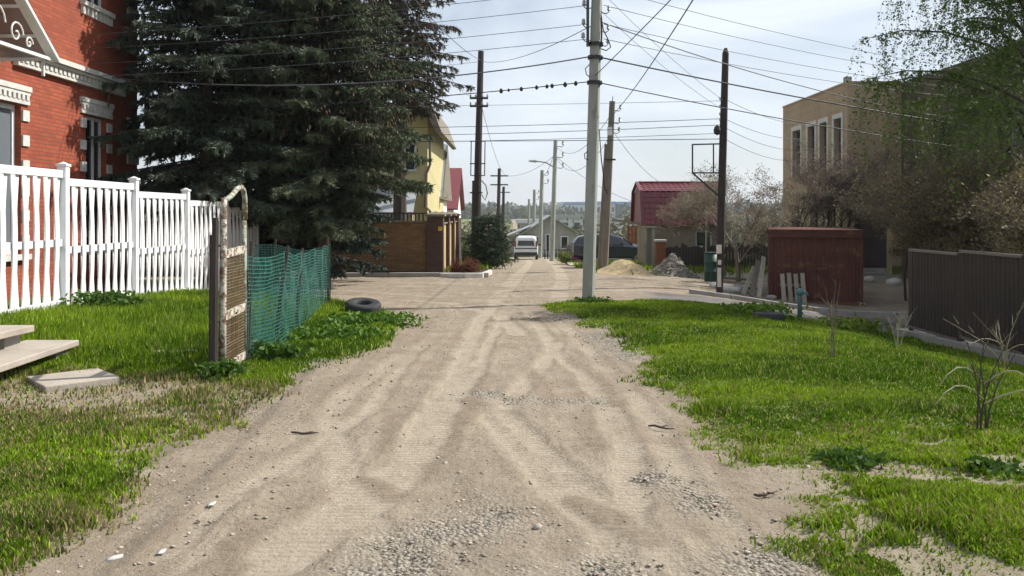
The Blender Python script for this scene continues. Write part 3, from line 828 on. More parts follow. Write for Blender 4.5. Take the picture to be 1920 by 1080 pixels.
# ------------------------------------------------------------------ red brick house
def brick_house():
    X, y0, y1, z0, z1 = -9.0, 8.0, 21.3, -.5, 8.2
    t = thing('brick_house', 'red brick house with white stone trim behind the white fence', 'house', (X - 5, 15, -.4))
    W = y1 - y0
    h1 = (13.4 - y0, 16.25 - y0, .75, 3.48); h2 = (18.72 - y0, 19.66 - y0, .75, 3.58)
    h3 = (18.72 - y0, 19.66 - y0, 5.98, 7.6); h4 = (13.6 - y0, 16.0 - y0, 5.98, 7.6)
    wb = MB()
    P = wall_holes(wb, (X, y0), (0, 1), (1, 0), W, z0, z1, [h1, h2, h3, h4], .16)
    wb.quad((X, y1, z0), (X - 10, y1, z0), (X - 10, y1, z1), (X, y1, z1))
    wb.quad((X, y0, z0), (X - 10, y0, z0), (X - 10, y0, z1), (X, y0, z1))
    wb.quad((X - 10, y0, z0), (X - 10, y1, z0), (X - 10, y1, z1), (X - 10, y0, z1))
    wb.build('wall', 'red_brick', t)
    window(t, P, h1, .16, .09, gm='glass_pale', mull=(h1[0] + 1.0, h1[0] + 1.95))
    for h in (h2, h3): window(t, P, h, .16, .07, fm='window_white', mull=((h[0] + h[1]) / 2 + .1,))
    window(t, P, h4, .16, .08, mull=((h4[0] + h4[1]) / 2,))
    # lintels with dentils, sills, side blocks
    def lintel(h, big):
        a, c_ = y0 + h[0] - .27, y0 + h[1] + .27
        z = h[3]
        l = part('lintel', 'white_stone', t, (X, X + .07, a, c_, z + .26, z + .36), (X, X + .045, a + .03, c_ - .03, z + .02, z + .10), bevel=.006)
        d = MB(); k = int((c_ - a - .06) / .15)
        for i in range(k):
            yy = a + .05 + (c_ - a - .10) * (i + .5) / k
            d.box(X, X + .06, yy - .042, yy + .042, z + .10, z + .20)
        d.build('dentil_course', 'white_stone', l)['kind'] = 'stuff'
        part('lintel_band', 'white_stone', l, (X, X + .05, a + .02, c_ - .02, z + .20, z + .258))
    for h in (h1, h2, h4, h3): lintel(h, h is h1)
    for h in (h3, h4):
        a, c_ = y0 + h[0] - .25, y0 + h[1] + .25
        s = part('sill', 'white_stone', t, (X, X + .10, a, c_, h[2] - .12, h[2] - .02))
        d = MB(); k = int((c_ - a) / .17)
        for i in range(k):
            yy = a + (c_ - a) * (i + .5) / k
            d.box(X, X + .06, yy - .05, yy + .05, h[2] - .30, h[2] - .12)
        d.build('dentil_course', 'white_stone', s)['kind'] = 'stuff'
    part('sill', 'white_stone', t, (X, X + .10, y0 + h1[0] - .2, y0 + h1[1] + .2, h1[2] - .10, h1[2]))
    part('sill', 'white_stone', t, (X, X + .10, y0 + h2[0] - .2, y0 + h2[1] + .2, h2[2] - .10, h2[2]))
    qm = MB().box(0, .035, -.11, .11, 0, .20).mesh('quoin_block')
    for h in (h1, h2, h3):
        z = h[3] - .28
        while z > h[2]:
            for yy in (y0 + h[0] - .13, y0 + h[1] + .13):
                piece('quoin_block', qm, 'white_stone', t, (X, yy, z))
            z -= .46
    z = .05
    cm = MB().box(-.3, .035, -.58, .02, 0, .22).mesh('corner_block')
    while z < 8:
        piece('corner_block', cm, 'white_stone', t, (X, y1, z)); z += .87
    # storey cornice
    c_ = part('cornice', 'white_stone', t, (X, X + .22, 16.0, 20.45, 4.42, 4.52), (X, X + .10, 16.0, 20.45, 4.18, 4.25), bevel=.005)
    d = MB()
    for i in range(26):
        yy = 16.1 + i * .17; d.box(X, X + .12, yy - .05, yy + .05, 4.25, 4.36)
    d.build('dentil_course', 'white_stone', c_)['kind'] = 'stuff'
    part('cornice_band', 'white_stone', c_, (X, X + .16, 16.0, 20.45, 4.36, 4.418))
    MB().tube([(X + .08, 19.62, 4.2), (X + .07, 19.62, 4.0), (X + .06, 19.60, 3.85)], .035, 8).build('drain_spout', 'rust', t)
    # roof
    rb = MB()
    rb.prism([(X + .7, y0 - .6, z1), (X - 10.7, y0 - .6, z1), (X - 5, y0 - .6, z1 + 3.6)], (0, W + 1.2, 0))
    rb.build('roof', 'brown_sheet', t)
    # porch canopy
    xc = -7.75; yr, zr = 12.55, 5.95
    cn = thing('porch_canopy', 'white wrought iron gabled porch canopy on the brick house', 'canopy', (X, 12.55, 4.0))
    for s in (-1, 1):
        ye = yr + s * 2.5; ze = zr - 1.87
        MB().beam((xc, yr, zr), (xc, ye, ze), .05, .17, up=(1, 0, 0)).build('barge_board', 'white_paint', cn)
        MB().prism([(xc - .04, yr, zr + .02), (xc - .04, ye, ze + .02), (xc - .04, ye, ze), (xc - .04, yr, zr)], (X - xc + .04, 0, 0)).build('canopy_sheet', 'canopy_sheet', cn)
        for k in range(1, 5):
            f_ = k / 5
            MB().beam((xc - .06, yr + s * 2.5 * f_, zr - 1.87 * f_ - .045), (X, yr + s * 2.5 * f_, zr - 1.87 * f_ - .045), .03, .05).build('purlin', 'white_paint', cn)
        MB().beam((xc - .1, ye - s * .2, ze - .01), (xc - .1, ye - s * .2, ze - .28), .04, .04).build('drop_bar', 'white_paint', cn)
        MB().beam((xc - .1, ye - s * .2, ze), (X, ye - s * .2, ze), .04, .05).build('side_beam', 'white_paint', cn)
    MB().beam((xc - .02, yr - 2.35, zr - 1.86), (xc - .02, yr + 2.35, zr - 1.86), .05, .06, up=(1, 0, 0)).build('tie_beam', 'white_paint', cn)
    for s in (-1, 1):
        for (yo, r_) in ((.75, .30), (1.35, .20), (1.72, .11)):
            cy = yr + s * yo; cz = zr - 1.82 + r_
            pts = [(xc - .02, cy + s * (r_ * (1 - a / 22)) * math.cos(a * .42), cz + r_ * (1 - a / 22) * math.sin(a * .42)) for a in range(21)]
            MB().tube(pts, .014, 6).build('scroll', 'white_paint', cn)
brick_house()

# ------------------------------------------------------------------ steps and slab
def slab_mesh(poly, z0, z1):
    return MB().prism([(x_, y_, z0) for x_, y_ in poly], (0, 0, z1 - z0))
g0 = gz(-3.9, 7.8)
tag(slab_mesh([(-4.29, 7.83), (-3.89, 7.38), (-3.46, 7.83), (-3.86, 8.27)], g0 - .02, g0 + .06).build('concrete_slab', 'pale_slab', bevel=.012),
    'loose square concrete slab lying on bare earth below the steps', 'slab')
t = thing('concrete_step', 'lower long concrete tread on block feet beside the left lawn', 'step', (-4.6, 8.2, gz(-4.6, 8.2)))
slab_mesh([(-4.25, 6.6), (-4.38, 8.98), (-4.92, 8.98), (-4.80, 6.6)], .16, .22).build('tread', 'pale_slab', t, bevel=.01)
slab_mesh([(-4.42, 8.6), (-4.42, 8.85), (-4.7, 8.85), (-4.7, 8.6)], -.1, .158).build('block', 'concrete', t)
slab_mesh([(-4.40, 6.8), (-4.40, 7.1), (-4.75, 7.1), (-4.75, 6.8)], -.1, .158).build('block', 'concrete', t)
t = thing('concrete_step', 'upper concrete tread nearest the white fence, on its own blocks', 'step', (-5.0, 8.2, gz(-5, 8.2)))
slab_mesh([(-4.72, 6.6), (-4.66, 8.66), (-5.4, 8.66), (-5.4, 6.6)], .345, .41).build('tread', 'pale_slab', t, bevel=.01)
slab_mesh([(-4.78, 8.35), (-4.76, 8.58), (-5.3, 8.58), (-5.3, 8.35)], -.1, .343).build('block', 'concrete', t)
slab_mesh([(-4.80, 6.9), (-4.80, 7.2), (-5.3, 7.2), (-5.3, 6.9)], -.1, .343).build('block', 'concrete', t)

# ------------------------------------------------------------------ old garden gate with its post
def old_gate():
    g = gz(-2.7, 8.3)
    x0, y0, x1, y1 = -2.675, 8.2, -2.70, 8.95
    t = thing('garden_gate', 'old open garden gate with rusty peeling white frame and bent top pipe', 'gate', (x0, y0, g))
    MB().tube([(x0, y0, g + .03), (x0, y0, .6), (x0 + .01, y0, 1.58), (x0 + .005, y0 + .03, 1.63)], [.034, .034, .030, .028], 8).build('stile', 'peeling_white', t, smooth_=True)
    MB().tube([(x0 + .005, y0 + .02, 1.61), (x0, y0 + .25, 1.665), (x1, y1 - .22, 1.745), (x1, y1 - .10, 1.76), (x1, y1 - .03, 1.73), (x1, y1 + .01, 1.66), (x1 + .004, y1 + .01, 1.44)],
              .026, 8).build('top_pipe', 'peeling_green', t, smooth_=True)
    MB().tube([(x1, y1, g + .06), (x1, y1, 1.43)], .022, 8).build('stile', 'peeling_green', t, smooth_=True)
    for z in (1.13, .55, .06):
        MB().beam((x0, y0 + .02, z - .012), (x1, y1 - .01, z + .01), .03, .075).build('rail', 'peeling_white', t)
    # rusty wire infill
    for za, zb in ((.60, 1.09), (.11, .51)):
        w = MB(); k = 24
        for i in range(k):
            f_ = (i + .5) / k; xx = x0 + (x1 - x0) * f_; yy = y0 + .03 + (y1 - y0 - .05) * f_
            w.tube([(xx, yy, za), (xx + random.uniform(-.006, .006), yy, zb)], .0045, 4)
        nz_ = int((zb - za) / .028)
        for i in range(nz_):
            z = za + (zb - za) * (i + .5) / nz_
            w.tube([(x0 + .004, y0 + .03, z), ((x0 + x1) / 2 + random.uniform(-.01, .01), (y0 + y1) / 2, z + random.uniform(-.006, .006)), (x1 + .004, y1 - .02, z)], .0045, 4)
        w.build('wire_infill', 'rust_mesh', t)
    sh = MB().prism([(x0 - .025, y0 + .05, .10), (x1 - .025, y1 - .05, .10), (x1 - .02, y1 - .05, .50), (x0 - .02, y0 + .05, .52)], (-.006, 0, 0)).build('backing_board', 'rust', t)
    MB().lathe((x0 + .03, y0 + .3, .545), [(.012, 0), (.012, .012)], 8, 'x').build('bolt', 'rust', t)
    p = thing('gate_post', 'dark weathered wooden post beside the old garden gate', 'post', (-2.76, 8.12, g))
    MB().tube([(-2.735, 8.14, g - .3), (-2.73, 8.14, .7), (-2.725, 8.15, 1.46)], [.036, .034, .030], 7).build('shaft', 'tarred_wood', p)
    MB().beam((-2.775, 8.17, g - .1), (-2.765, 8.17, 1.30), .03, .04, up=(0, 1, 0)).build('brace_board', 'tarred_wood', p)
    for z in (.5, 1.2): MB().tube([(-2.76, 8.12, z), (-2.68, 8.19, z)], .012, 6).build('hinge', 'rust', p)
old_gate()

# ------------------------------------------------------------------ green plastic net fence
def net(parent, path, tops, cell=.045, sag=.02, wob=.03, r=.0056):
    """woven plastic net hung along a path of (x,y) with top heights above ground"""
    L = [0]
    for a, c_ in zip(path[:-1], path[1:]): L.append(L[-1] + math.hypot(c_[0] - a[0], c_[1] - a[1]))
    nu = int(L[-1] / cell); hmax = max(tops); nv = int(hmax / cell)
    us = np.linspace(0, L[-1], nu + 1)
    px = np.interp(us, L, [p[0] for p in path]); py = np.interp(us, L, [p[1] for p in path])
    tp = np.interp(us, L, tops) - sag * np.abs(np.sin(us * 1.9)) * 3
    gr = gz_arr(px, py)
    vv = np.linspace(0.02, 1, nv + 1)
    U, Vv = np.meshgrid(np.arange(nu + 1), vv)
    wx = (vnoise(us[None, :] * 1.0, Vv, 2.3, 5, 3) - .5) * wob * 3
    Xg = px[None, :] + wx; Yg = py[None, :] + (vnoise(us[None, :] + 40, Vv, 2.3, 15, 3) - .5) * wob * 3
    Zg = gr[None, :] + tp[None, :] * Vv + (vnoise(us[None, :], Vv, 3, 25, 2) - .5) * .03
    G = np.stack([Xg, Yg, Zg], -1)
    Vs = []; Fs = []; k = 0
    def strip(pts, off):
        nonlocal k
        m_ = len(pts)
        Vs.append(np.concatenate([pts - off, pts + off])); i = np.arange(m_ - 1)
        Fs.append(np.stack([k + i, k + i + 1, k + m_ + i + 1, k + m_ + i], -1)); k += 2 * m_
    for j in range(nv + 1): strip(G[j], np.array([0, 0, r]))
    dx = px[-1] - px[0]; dy = py[-1] - py[0]; dl = math.hypot(dx, dy)
    for i in range(nu + 1): strip(G[:, i], np.array([dx / dl * r, dy / dl * r, 0]))
    V = np.concatenate(Vs) - np.array(ORIG[parent.name])
    me = np_mesh('net', V, np.concatenate(Fs), m='green_net')
    o = link(bpy.data.objects.new('net', me)); o.parent = parent; ORIG[o.name] = ORIG[parent.name]
    return o
t = thing('net_fence', 'sagging green plastic net fence between the old gate and the spruce', 'fence', (-3.0, 12, gz(-3, 12)))
net(t, [(-2.72, 9.05), (-2.70, 10.4), (-2.95, 12.4), (-3.15, 14.2), (-3.35, 16.2)], [1.10, 1.14, 1.12, 1.15, 1.2], wob=.05)
net(t, [(-3.35, 16.2), (-3.9, 16.7), (-4.5, 16.85), (-4.95, 16.95)], [1.2, 1.1, 1.12, 1.05], wob=.06, cell=.05, r=.008)
net(t, [(-2.80, 9.2), (-2.95, 11.0), (-3.2, 13.2), (-3.5, 16.0)], [.75, .7, .8, .9], wob=.09, cell=.055, r=.0065)
for (x_, y_, h_, lx, ly) in ((-2.72, 9.1, 1.25, .02, .1), (-2.98, 12.2, 1.15, .05, .2), (-3.36, 16.25, 1.35, -.03, .05), (-4.6, 16.9, 1.2, .1, 0), (-2.80, 10.4, 1.2, .16, .05)):
    g = gz(x_, y_)
    MB().tube([(x_, y_, g - .2), (x_ + lx * .5, y_ + ly * .5, g + h_ * .5), (x_ + lx, y_ + ly, g + h_)], [.026, .024, .02], 6).build('stake', 'tarred_wood', t)

# boards lying in the grass behind the gate and the net
for (c_, a, L_, w_, lab) in (((-3.30, 9.75), 15, .75, .10, 'pale plank lying in the grass behind the green net'),
                             ((-3.15, 10.0), 22, .55, .12, 'short pale board lying above the plank behind the green net'),
                             ((-3.5, 9.2), 4, .42, .10, 'small pale board in the grass left of the gate post')):
    g = gz(*c_); d = Vector((math.cos(R(a)), math.sin(R(a)), 0)); s = Vector((-d.y, d.x, 0))
    b_ = MB().obox((c_[0], c_[1], g + .10), d * L_ / 2, s * w_ / 2, Vector((0, 0, .02)))
    tag(b_.build('board', 'pale_wood', bevel=.004), lab, 'board')

# ------------------------------------------------------------------ tyres
def tyre(name, c_, R_, w_, tilt, label, rz=0, rub='rubber'):
    n1, n2 = 36, 14
    b_ = MB()
    prof = []
    for j in range(n2):
        a = 2 * math.pi * j / n2
        ca, sa = math.cos(a), math.sin(a)
        rr = R_ - w_ * .48 + math.copysign(abs(ca) ** .6, ca) * w_ * .48
        prof.append((rr, math.copysign(abs(sa) ** .55, sa) * w_ * .5))
    M = Matrix.Rotation(rz, 3, 'Z') @ Matrix.Rotation(tilt, 3, 'X')
    for i in range(n1):
        an = 2 * math.pi * i / n1
        for j, (r_, h_) in enumerate(prof):
            tread = .008 if (i % 2 and abs(h_) < w_ * .42 and r_ > R_ * .85) else 0
            b_.v.append(tuple(Vector(c_) + M @ Vector(((r_ - tread) * math.cos(an), (r_ - tread) * math.sin(an), h_))))
    for i in range(n1):
        for j in range(n2):
            a = i * n2 + j; a2 = i * n2 + (j + 1) % n2; c2 = ((i + 1) % n1) * n2 + j; d2 = ((i + 1) % n1) * n2 + (j + 1) % n2
            b_.f.append((a, a2, d2, c2))
    o = b_.build(name, rub, origin=(c_[0], c_[1], gz(c_[0], c_[1])), smooth_=True)
    return tag(o, label, 'tyre')
tyre('old_tyre', (-2.55, 15.2, gz(-2.55, 15.2) + .13), .31, .20, R(12), 'old car tyre lying at the corner of the green net fence', .4)
tyre('old_tyre', (4.25, 14.7, gz(4.25, 14.7) + .06), .27, .20, R(-3), 'small black tyre half sunk in the right lawn', .2)

# ------------------------------------------------------------------ brown corrugated fence on the right
def brown_fence():
    X = 7.2
    t = thing('corrugated_fence', 'dark brown corrugated metal fence on a concrete footing at right', 'fence', (X, 13, gz(X, 13)))
    ys = [16.0, 14.2, 12.4, 10.6, 8.8]
    zb = [-.617, -.55, -.48, -.41, -.34]; zt = [.84, .89, .955, 1.02, 1.09]
    for i in range(5):
        part('post', 'brown_sheet', t, (X - .035, X + .035, ys[i] - .035, ys[i] + .035, zb[i] - .05, zt[i] + .03), bevel=.004)
    for i in range(4):
        y0, y1 = ys[i] - .035, ys[i + 1] + .035
        b_ = MB(); k = 0; pitch = .115
        pts = []
        yy = y0
        while yy > y1 + pitch:
            pts += [(0, yy), (0, yy - .055), (-.018, yy - .068), (-.018, yy - .10)]; yy -= pitch
        pts += [(0, yy), (0, y1)]
        for (dx, y_) in pts:
            f_ = (y0 - y_) / (y0 - y1)
            b_.v += [(X - .03 + dx, y_, zb[i] + .10 + (zb[i + 1] - zb[i]) * f_ * 0), (X - .03 + dx, y_, zt[i] - .02)]
        for j in range(len(pts) - 1): b_.f.append((2 * j, 2 * j + 2, 2 * j + 3, 2 * j + 1))
        s_ = b_.build('sheet', 'brown_sheet', t)
        so = s_.modifiers.new('thickness', 'SOLIDIFY'); so.thickness = .004
        part('cap_rail', 'brown_cap', t, (X - .065, X + .03, y1, y0, zt[i] - .02, zt[i] + .025), bevel=.004)
        part('bottom_rail', 'brown_cap', t, (X - .06, X + .02, y1, y0, zb[i] + .06, zb[i] + .10))
    fb = MB()
    for i in range(4):
        fb.prism([(X - .16, ys[i] + (.3 if i == 0 else 0), zb[i] - .55), (X - .16, ys[i] + (.3 if i == 0 else 0), zb[i]), (X - .16, ys[i + 1], zb[i + 1]), (X - .16, ys[i + 1], zb[i] - .55)], (.30, 0, 0))
    fb.build('footing', 'concrete', t)
brown_fence()

# ------------------------------------------------------------------ poles
def lerp(a, c_, t): return tuple(a[i] + (c_[i] - a[i]) * t for i in range(3))

def insulator(parent, p, side, s=1.0):
    """hook with a porcelain bell, to the left or right of a pole"""
    x_, y_, z_ = p
    h = MB().tube([(x_, y_, z_), (x_ + side * .12 * s, y_, z_ - .02 * s), (x_ + side * .17 * s, y_, z_ + .02 * s), (x_ + side * .17 * s, y_, z_ + .08 * s)], .011 * s, 6).build('hook', 'dark_metal', parent)
    MB().lathe((x_ + side * .17 * s, y_, z_ + .05 * s), [(.035 * s, 0), (.045 * s, .02 * s), (.03 * s, .045 * s), (.04 * s, .065 * s), (.022 * s, .11 * s)], 10).build('insulator', 'porcelain', h)

def pole_main():
    b0 = (1.54, 18.0, gz(1.54, 18) - .3); tp = (1.78, 18.0, 7.9)
    t = thing('utility_pole', 'tall square grey concrete utility pole in the lawn corner at the crossroads', 'utility pole', (1.54, 18, gz(1.54, 18)))
    sh = MB()
    for (c_, w_) in ((b0, .108), (lerp(b0, tp, .5), .099), (tp, .085)):
        for k in range(4):
            an = R(45 + 90 * k - 20); sh.v.append((c_[0] + w_ * 1.414 * math.cos(an), c_[1] + w_ * 1.414 * math.sin(an), c_[2]))
    for i in range(2):
        for k in range(4): sh.f.append((i * 4 + k, i * 4 + (k + 1) % 4, i * 4 + 4 + (k + 1) % 4, i * 4 + 4 + k))
    sh.f += [(3, 2, 1, 0), (8, 9, 10, 11)]
    sh.build('shaft', 'pole_concrete', t, bevel=.012)
    for z in (4.93, 4.15, 4.66):
        f_ = (z - b0[2]) / (tp[2] - b0[2]); c_ = lerp(b0, tp, f_)
        MB().tube([(c_[0], c_[1], z - .035), (c_[0] + .002, c_[1], z + .035)], .158, 10).build('clamp_band', 'dark_metal', t)
    for z in (5.66, 5.28, 5.0):
        f_ = (z - b0[2]) / (tp[2] - b0[2]); c_ = lerp(b0, tp, f_)
        insulator(t, (c_[0] - .09, c_[1] - .05, z), -1, 1.0); insulator(t, (c_[0] + .09, c_[1] - .05, z - .1), 1, .9)
    part('cable_plate', 'dark_metal', t, (1.655 - .14, 1.655 - .10, 17.86, 18.1, 4.9, 6.6))
    MB().tube([(1.80, 17.9, 5.5), (1.84, 17.88, 5.2), (1.95, 17.88, 4.98), (1.99, 17.88, 4.85), (1.90, 17.88, 4.78), (1.80, 17.9, 4.82)], .012, 6).build('cable_loop', 'cable_black', t, smooth_=True)
    MB().tube([(1.80, 17.9, 5.45), (1.81, 17.88, 5.1), (1.80, 17.89, 4.9)], .016, 6).build('cable_loop', 'cable_black', t, smooth_=True)
    MB().tube([(1.76, 17.9, 3.2), (1.80, 17.88, 2.6), (1.88, 17.9, 2.0), (1.93, 17.95, 1.9)], .012, 6).build('cable_loop', 'cable_black', t, smooth_=True)
    MB().tube([(1.56, 17.9, 4.5), (1.48, 17.88, 4.42), (1.50, 17.88, 4.30), (1.57, 17.9, 4.25)], .010, 6).build('cable_loop', 'cable_black', t, smooth_=True)
    MB().tube([(1.53, 17.9, 2.75), (1.46, 17.88, 2.70), (1.47, 17.88, 2.6), (1.54, 17.9, 2.58)], .010, 6).build('cable_loop', 'cable_black', t, smooth_=True)
pole_main()

def pole_b():
    g = gz(-1.5, 38)
    t = thing('utility_pole', 'dark wooden pole with two crossarms and ladder bracket behind the juniper', 'utility pole', (-1.52, 38, g))
    top = (-1.33, 38, 8.45); b0 = (-1.52, 38, 2.2)
    MB().tube([(-1.50, 38, 1.2), (-1.45, 38, 4), top], [.17, .155, .125], 9).build('shaft', 'tarred_wood', t)
    MB().tube([(-1.56, 38.02, g - .3), (-1.52, 38.02, 2.9)], [.21, .19], 8).build('stub', 'tarred_wood', t)
    for z in (6.42, 6.08):
        a = MB().beam((-1.80, 37.86, z), (-1.02, 37.86, z), .07, .09).build('crossarm', 'tarred_wood', t)
        for x_ in (-1.77, -1.55, -1.26, -1.05):
            MB().lathe((x_, 37.86, z + .045), [(.02, 0), (.045, .03), (.035, .08), (.02, .12)], 8).build('insulator', 'porcelain', a)
    fr = MB()
    for x_ in (-1.76, -1.17): fr.beam((x_, 37.85, 3.1), (x_ + .02, 37.85, 4.6), .04, .04)
    for z in (4.58, 3.62): fr.beam((-1.80, 37.85, z), (-1.13, 37.85, z), .045, .045)
    fr.beam((-1.76, 37.85, 3.12), (-1.5, 37.85, 3.1), .04, .04); fr.beam((-1.17, 37.85, 3.12), (-1.4, 37.85, 3.1), .04, .04)
    fr.build('ladder_bracket', 'dark_metal', t)
    MB().tube([(-1.3, 37.85, 2.9), (-1.12, 37.85, 2.7), (-1.05, 37.85, 2.35), (-1.15, 37.85, 2.05), (-1.3, 37.85, 2.3)], .025, 6).build('cable_coil', 'cable_black', t, smooth_=True)
    part('strap', 'dark_metal', t, (-1.80, -1.26, 37.80, 37.86, 2.35, 2.41))
pole_b()

def pole_c():
    g = gz(3.23, 32)
    t = thing('utility_pole', 'leaning grey wooden pole with a brown side prop beside the sand heap', 'utility pole', (3.23, 32, g))
    b0 = (3.30, 32, g - .3); tp = (3.62, 32, 5.54)
    MB().tube([b0, lerp(b0, tp, .5), tp], [.145, .13, .105], 8).build('shaft', 'pole_wood', t)
    MB().tube([(3.17, 32.15, g - .3), (3.44, 32.12, 4.0)], [.11, .09], 8).build('prop', 'old_wood', t)
    part('strap', 'dark_metal', t, (3.34, 3.72, 31.82, 31.88, 3.4, 3.46))
    for z in (5.2, 4.75, 4.4): insulator(t, (3.62 - (5.5 - z) * .06 + .08, 31.9, z), 1, 1.3)
    MB().tube([(3.62, 32, 5.5), (3.64, 32, 5.72)], .015, 6).build('spike', 'dark_metal', t)
    part('number_plate', 'white_paint', t, (3.42, 3.60, 31.83, 31.845, 4.3, 4.6))
pole_c()

def pole_d():
    g = gz(5.46, 23.3)
    t = thing('utility_pole', 'dark round wooden pole with a steel frame bracket left of the bare trees', 'utility pole', (5.46, 23.3, g))
    MB().tube([(5.47, 23.3, .55), (5.55, 23.3, 3.5), (5.61, 23.3, 5.7), (5.615, 23.3, 5.84)], [.105, .10, .085, .04], 10).build('shaft', 'tarred_wood', t)
    MB().tube([(5.44, 23.28, g - .3), (5.48, 23.28, 1.1)], .105, 4, square=True).build('stub', 'tarred_wood', t)
    part('notice', 'paper', t, (5.335, 5.47, 23.145, 23.153, .45, .68), label='torn white notice pasted on the pole')
    part('notice', 'paper', t, (5.375, 5.46, 23.135, 23.143, .16, .28))
    part('paint_patch', 'white_stone', t, (5.36, 5.46, 23.145, 23.152, -.42, .08))
    fr = MB()
    x0, x1 = 4.72, 5.54
    fr.beam((x0, 23.2, 3.30), (5.57, 23.2, 3.32), .035, .035); fr.beam((x0, 23.2, 2.56), (5.52, 23.2, 2.56), .035, .035)
    fr.beam((x0, 23.2, 2.545), (x0, 23.2, 3.31), .035, .035); fr.beam((5.27, 23.2, 2.56), (5.27, 23.2, 3.31), .03, .03)
    fr.beam((x0, 23.2, 2.56), (5.51, 23.2, 1.86), .04, .04)
    fr.build('steel_bracket', 'dark_metal', t)
    MB().lathe((5.37, 23.2, 3.55), [(.03, 0), (.09, .04), (.10, .13), (.07, .22), (.02, .25)], 10).build('floodlight', 'dark_metal', t)
    for z in (4.45, 4.25, 4.05, 3.9): insulator(t, (5.53, 23.2, z), -1, .55)
pole_d()

def pole_far(x_, y_, top, w_, m_, label, arm=None, lean=0.0, bells=0, cross=0):
    g = gz(x_, y_)
    t = thing('utility_pole', label, 'utility pole', (x_, y_, g), 'poles along the far road')
    MB().tube([(x_, y_, g - .3), (x_ + lean * .5, y_, (top + g) / 2), (x_ + lean, y_, top)], [w_, w_ * .9, w_ * .75], 7).build('shaft', m_, t)
    if arm:
        MB().tube([(x_ + lean * .8, y_, top - 1.8), (x_ - .4, y_, top - 1.45), (x_ - 1.0, y_, top - 1.38)], .04, 6).build('lamp_arm', 'cable_grey', t)
        MB().tube([(x_ - 1.0, y_, top - 1.38), (x_ - 1.5, y_, top - 1.36)], [.10, .06], 6).build('lamp_head', 'hub_metal', t)
    for i in range(bells):
        insulator(t, (x_ + lean + w_ * .7, y_, top - .4 - i * .7), 1, 2.2)
    for i in range(cross):
        MB().beam((x_ + lean - .7, y_ - .2, top - .6 - i * .7), (x_ + lean + .7, y_ - .2, top - .6 - i * .7), .09, .1).build('crossarm', 'tarred_wood', t)
pole_far(2.60, 58, 6.28, .17, 'pole_concrete', 'grey pole with street lamp arm rising above the far gabled house', arm=1, lean=.25, bells=3)
pole_far(2.35, 75, 5.15, .20, 'pole_concrete', 'second grey pole along the far road, left of the lamp pole', lean=.2, bells=2, arm=None)
pole_far(2.55, 105, 4.3, .22, 'pole_concrete', 'third and shorter looking grey pole along the far road', lean=.1, bells=2)
pole_far(2.4, 130, 3.6, .22, 'pole_concrete', 'farthest grey pole along the far road', lean=.1)
pole_far(-1.15, 70, 5.05, .17, 'tarred_wood', 'dark wooden pole with crossarms left of the far road', cross=2, lean=.15)
pole_far(-1.0, 95, 4.35, .19, 'tarred_wood', 'small far dark wooden pole just right of the crossarm pole', cross=1, lean=.1)

# ------------------------------------------------------------------ wires
def wire(label, p0, p1, sag, r, m_='cable_black', nseg=28, name='overhead_cable', clamps=()):
    p0, p1 = Vector(p0), Vector(p1)
    pts = []
    for i in range(nseg + 1):
        u = i / nseg; p = p0.lerp(p1, u); p.z -= sag * 4 * u * (1 - u); pts.append(p)
    o = MB().tube(pts, r * .8, 5).build(name, m_, smooth_=True, origin=pts[nseg // 2])
    tag(o, label, 'cable')
    for u in clamps:
        p = p0.lerp(p1, u); p.z -= sag * 4 * u * (1 - u)
        s = random.uniform(.7, 1.2)
        MB().lathe((p.x, p.y, p.z - .05 * s), [(.01, 0), (.034 * s, .02 * s), (.034 * s, .06 * s), (.015, .09 * s)], 7).build('cable_clamp', 'cable_black', o)
    return o
wire('thick pale cable crossing the spruces from brick house to concrete pole', (-8.95, 19.5, 4.5), (1.60, 17.86, 4.66), .36, .017, 'cable_grey')
wire('thick black cable from the concrete pole down to the tan building', (1.68, 17.86, 4.66), (14.05, 22, 3.29), .12, .020)
wire('knotted dark cable leaving the concrete pole to the left, below the thick cable', (-8.9, 21.25, 3.95), (1.55, 17.86, 4.15), .12, .013, clamps=(.955, .93, .92, .90, .87, .845, .83, .975))
wire('lower dark cable from the concrete pole to the tan building', (1.66, 17.86, 4.15), (14.05, 23, 2.92), .14, .014)
wire('dark cable starting high on the concrete pole, third to the tan building', (1.80, 17.9, 5.36), (14.05, 24.5, 3.9), .34, .013)
for i, (za, zb_, lab) in enumerate(((6.05, 6.7, 'topmost thin line'), (5.70, 6.5, 'second thin line'), (5.32, 6.3, 'third thin line'), (5.02, 6.1, 'lowest thin line'))):
    wire(lab + ' running left from the concrete pole over the spruces', (1.55, 17.9, za), (-32, 21, zb_ - .4), .95, .0075, 'cable_grey')
    wire(lab + ' running right from the concrete pole over the tan building', (1.85, 17.9, za), (24, 33, zb_ - .35), .55, .0085, 'cable_grey')
wire('dark line from the concrete pole up over the viewer, left of the steeper one', (1.68, 17.9, 4.28), (4.5, -15, 6.1), .3, .010)
wire('long dark line from the leaning pole up over the viewer to the right', (3.66, 31.9, 5.08), (1.5, -15, 6.3), .75, .014)
wire('thin line from the dark crossarm pole top up over the left spruces', (-1.33, 38, 8.06), (-4.0, -10, 7.5), 1.45, .014, 'cable_grey')
wire('thin line from the dark pole crossarm up over the left spruces', (-1.8, 37.86, 6.5), (-1.9, -10, 6.5), 1.35, .009, 'cable_grey')
wire('thin line from the dark crossarm pole to the concrete pole', (-1.3, 38, 8.0), (1.55, 17.9, 5.26), .25, .011, 'cable_grey')
wire('thin line from the dark crossarm pole leftwards into the spruce', (-1.38, 38, 8.0), (-9, 30, 6.1), .1, .012, 'cable_grey')
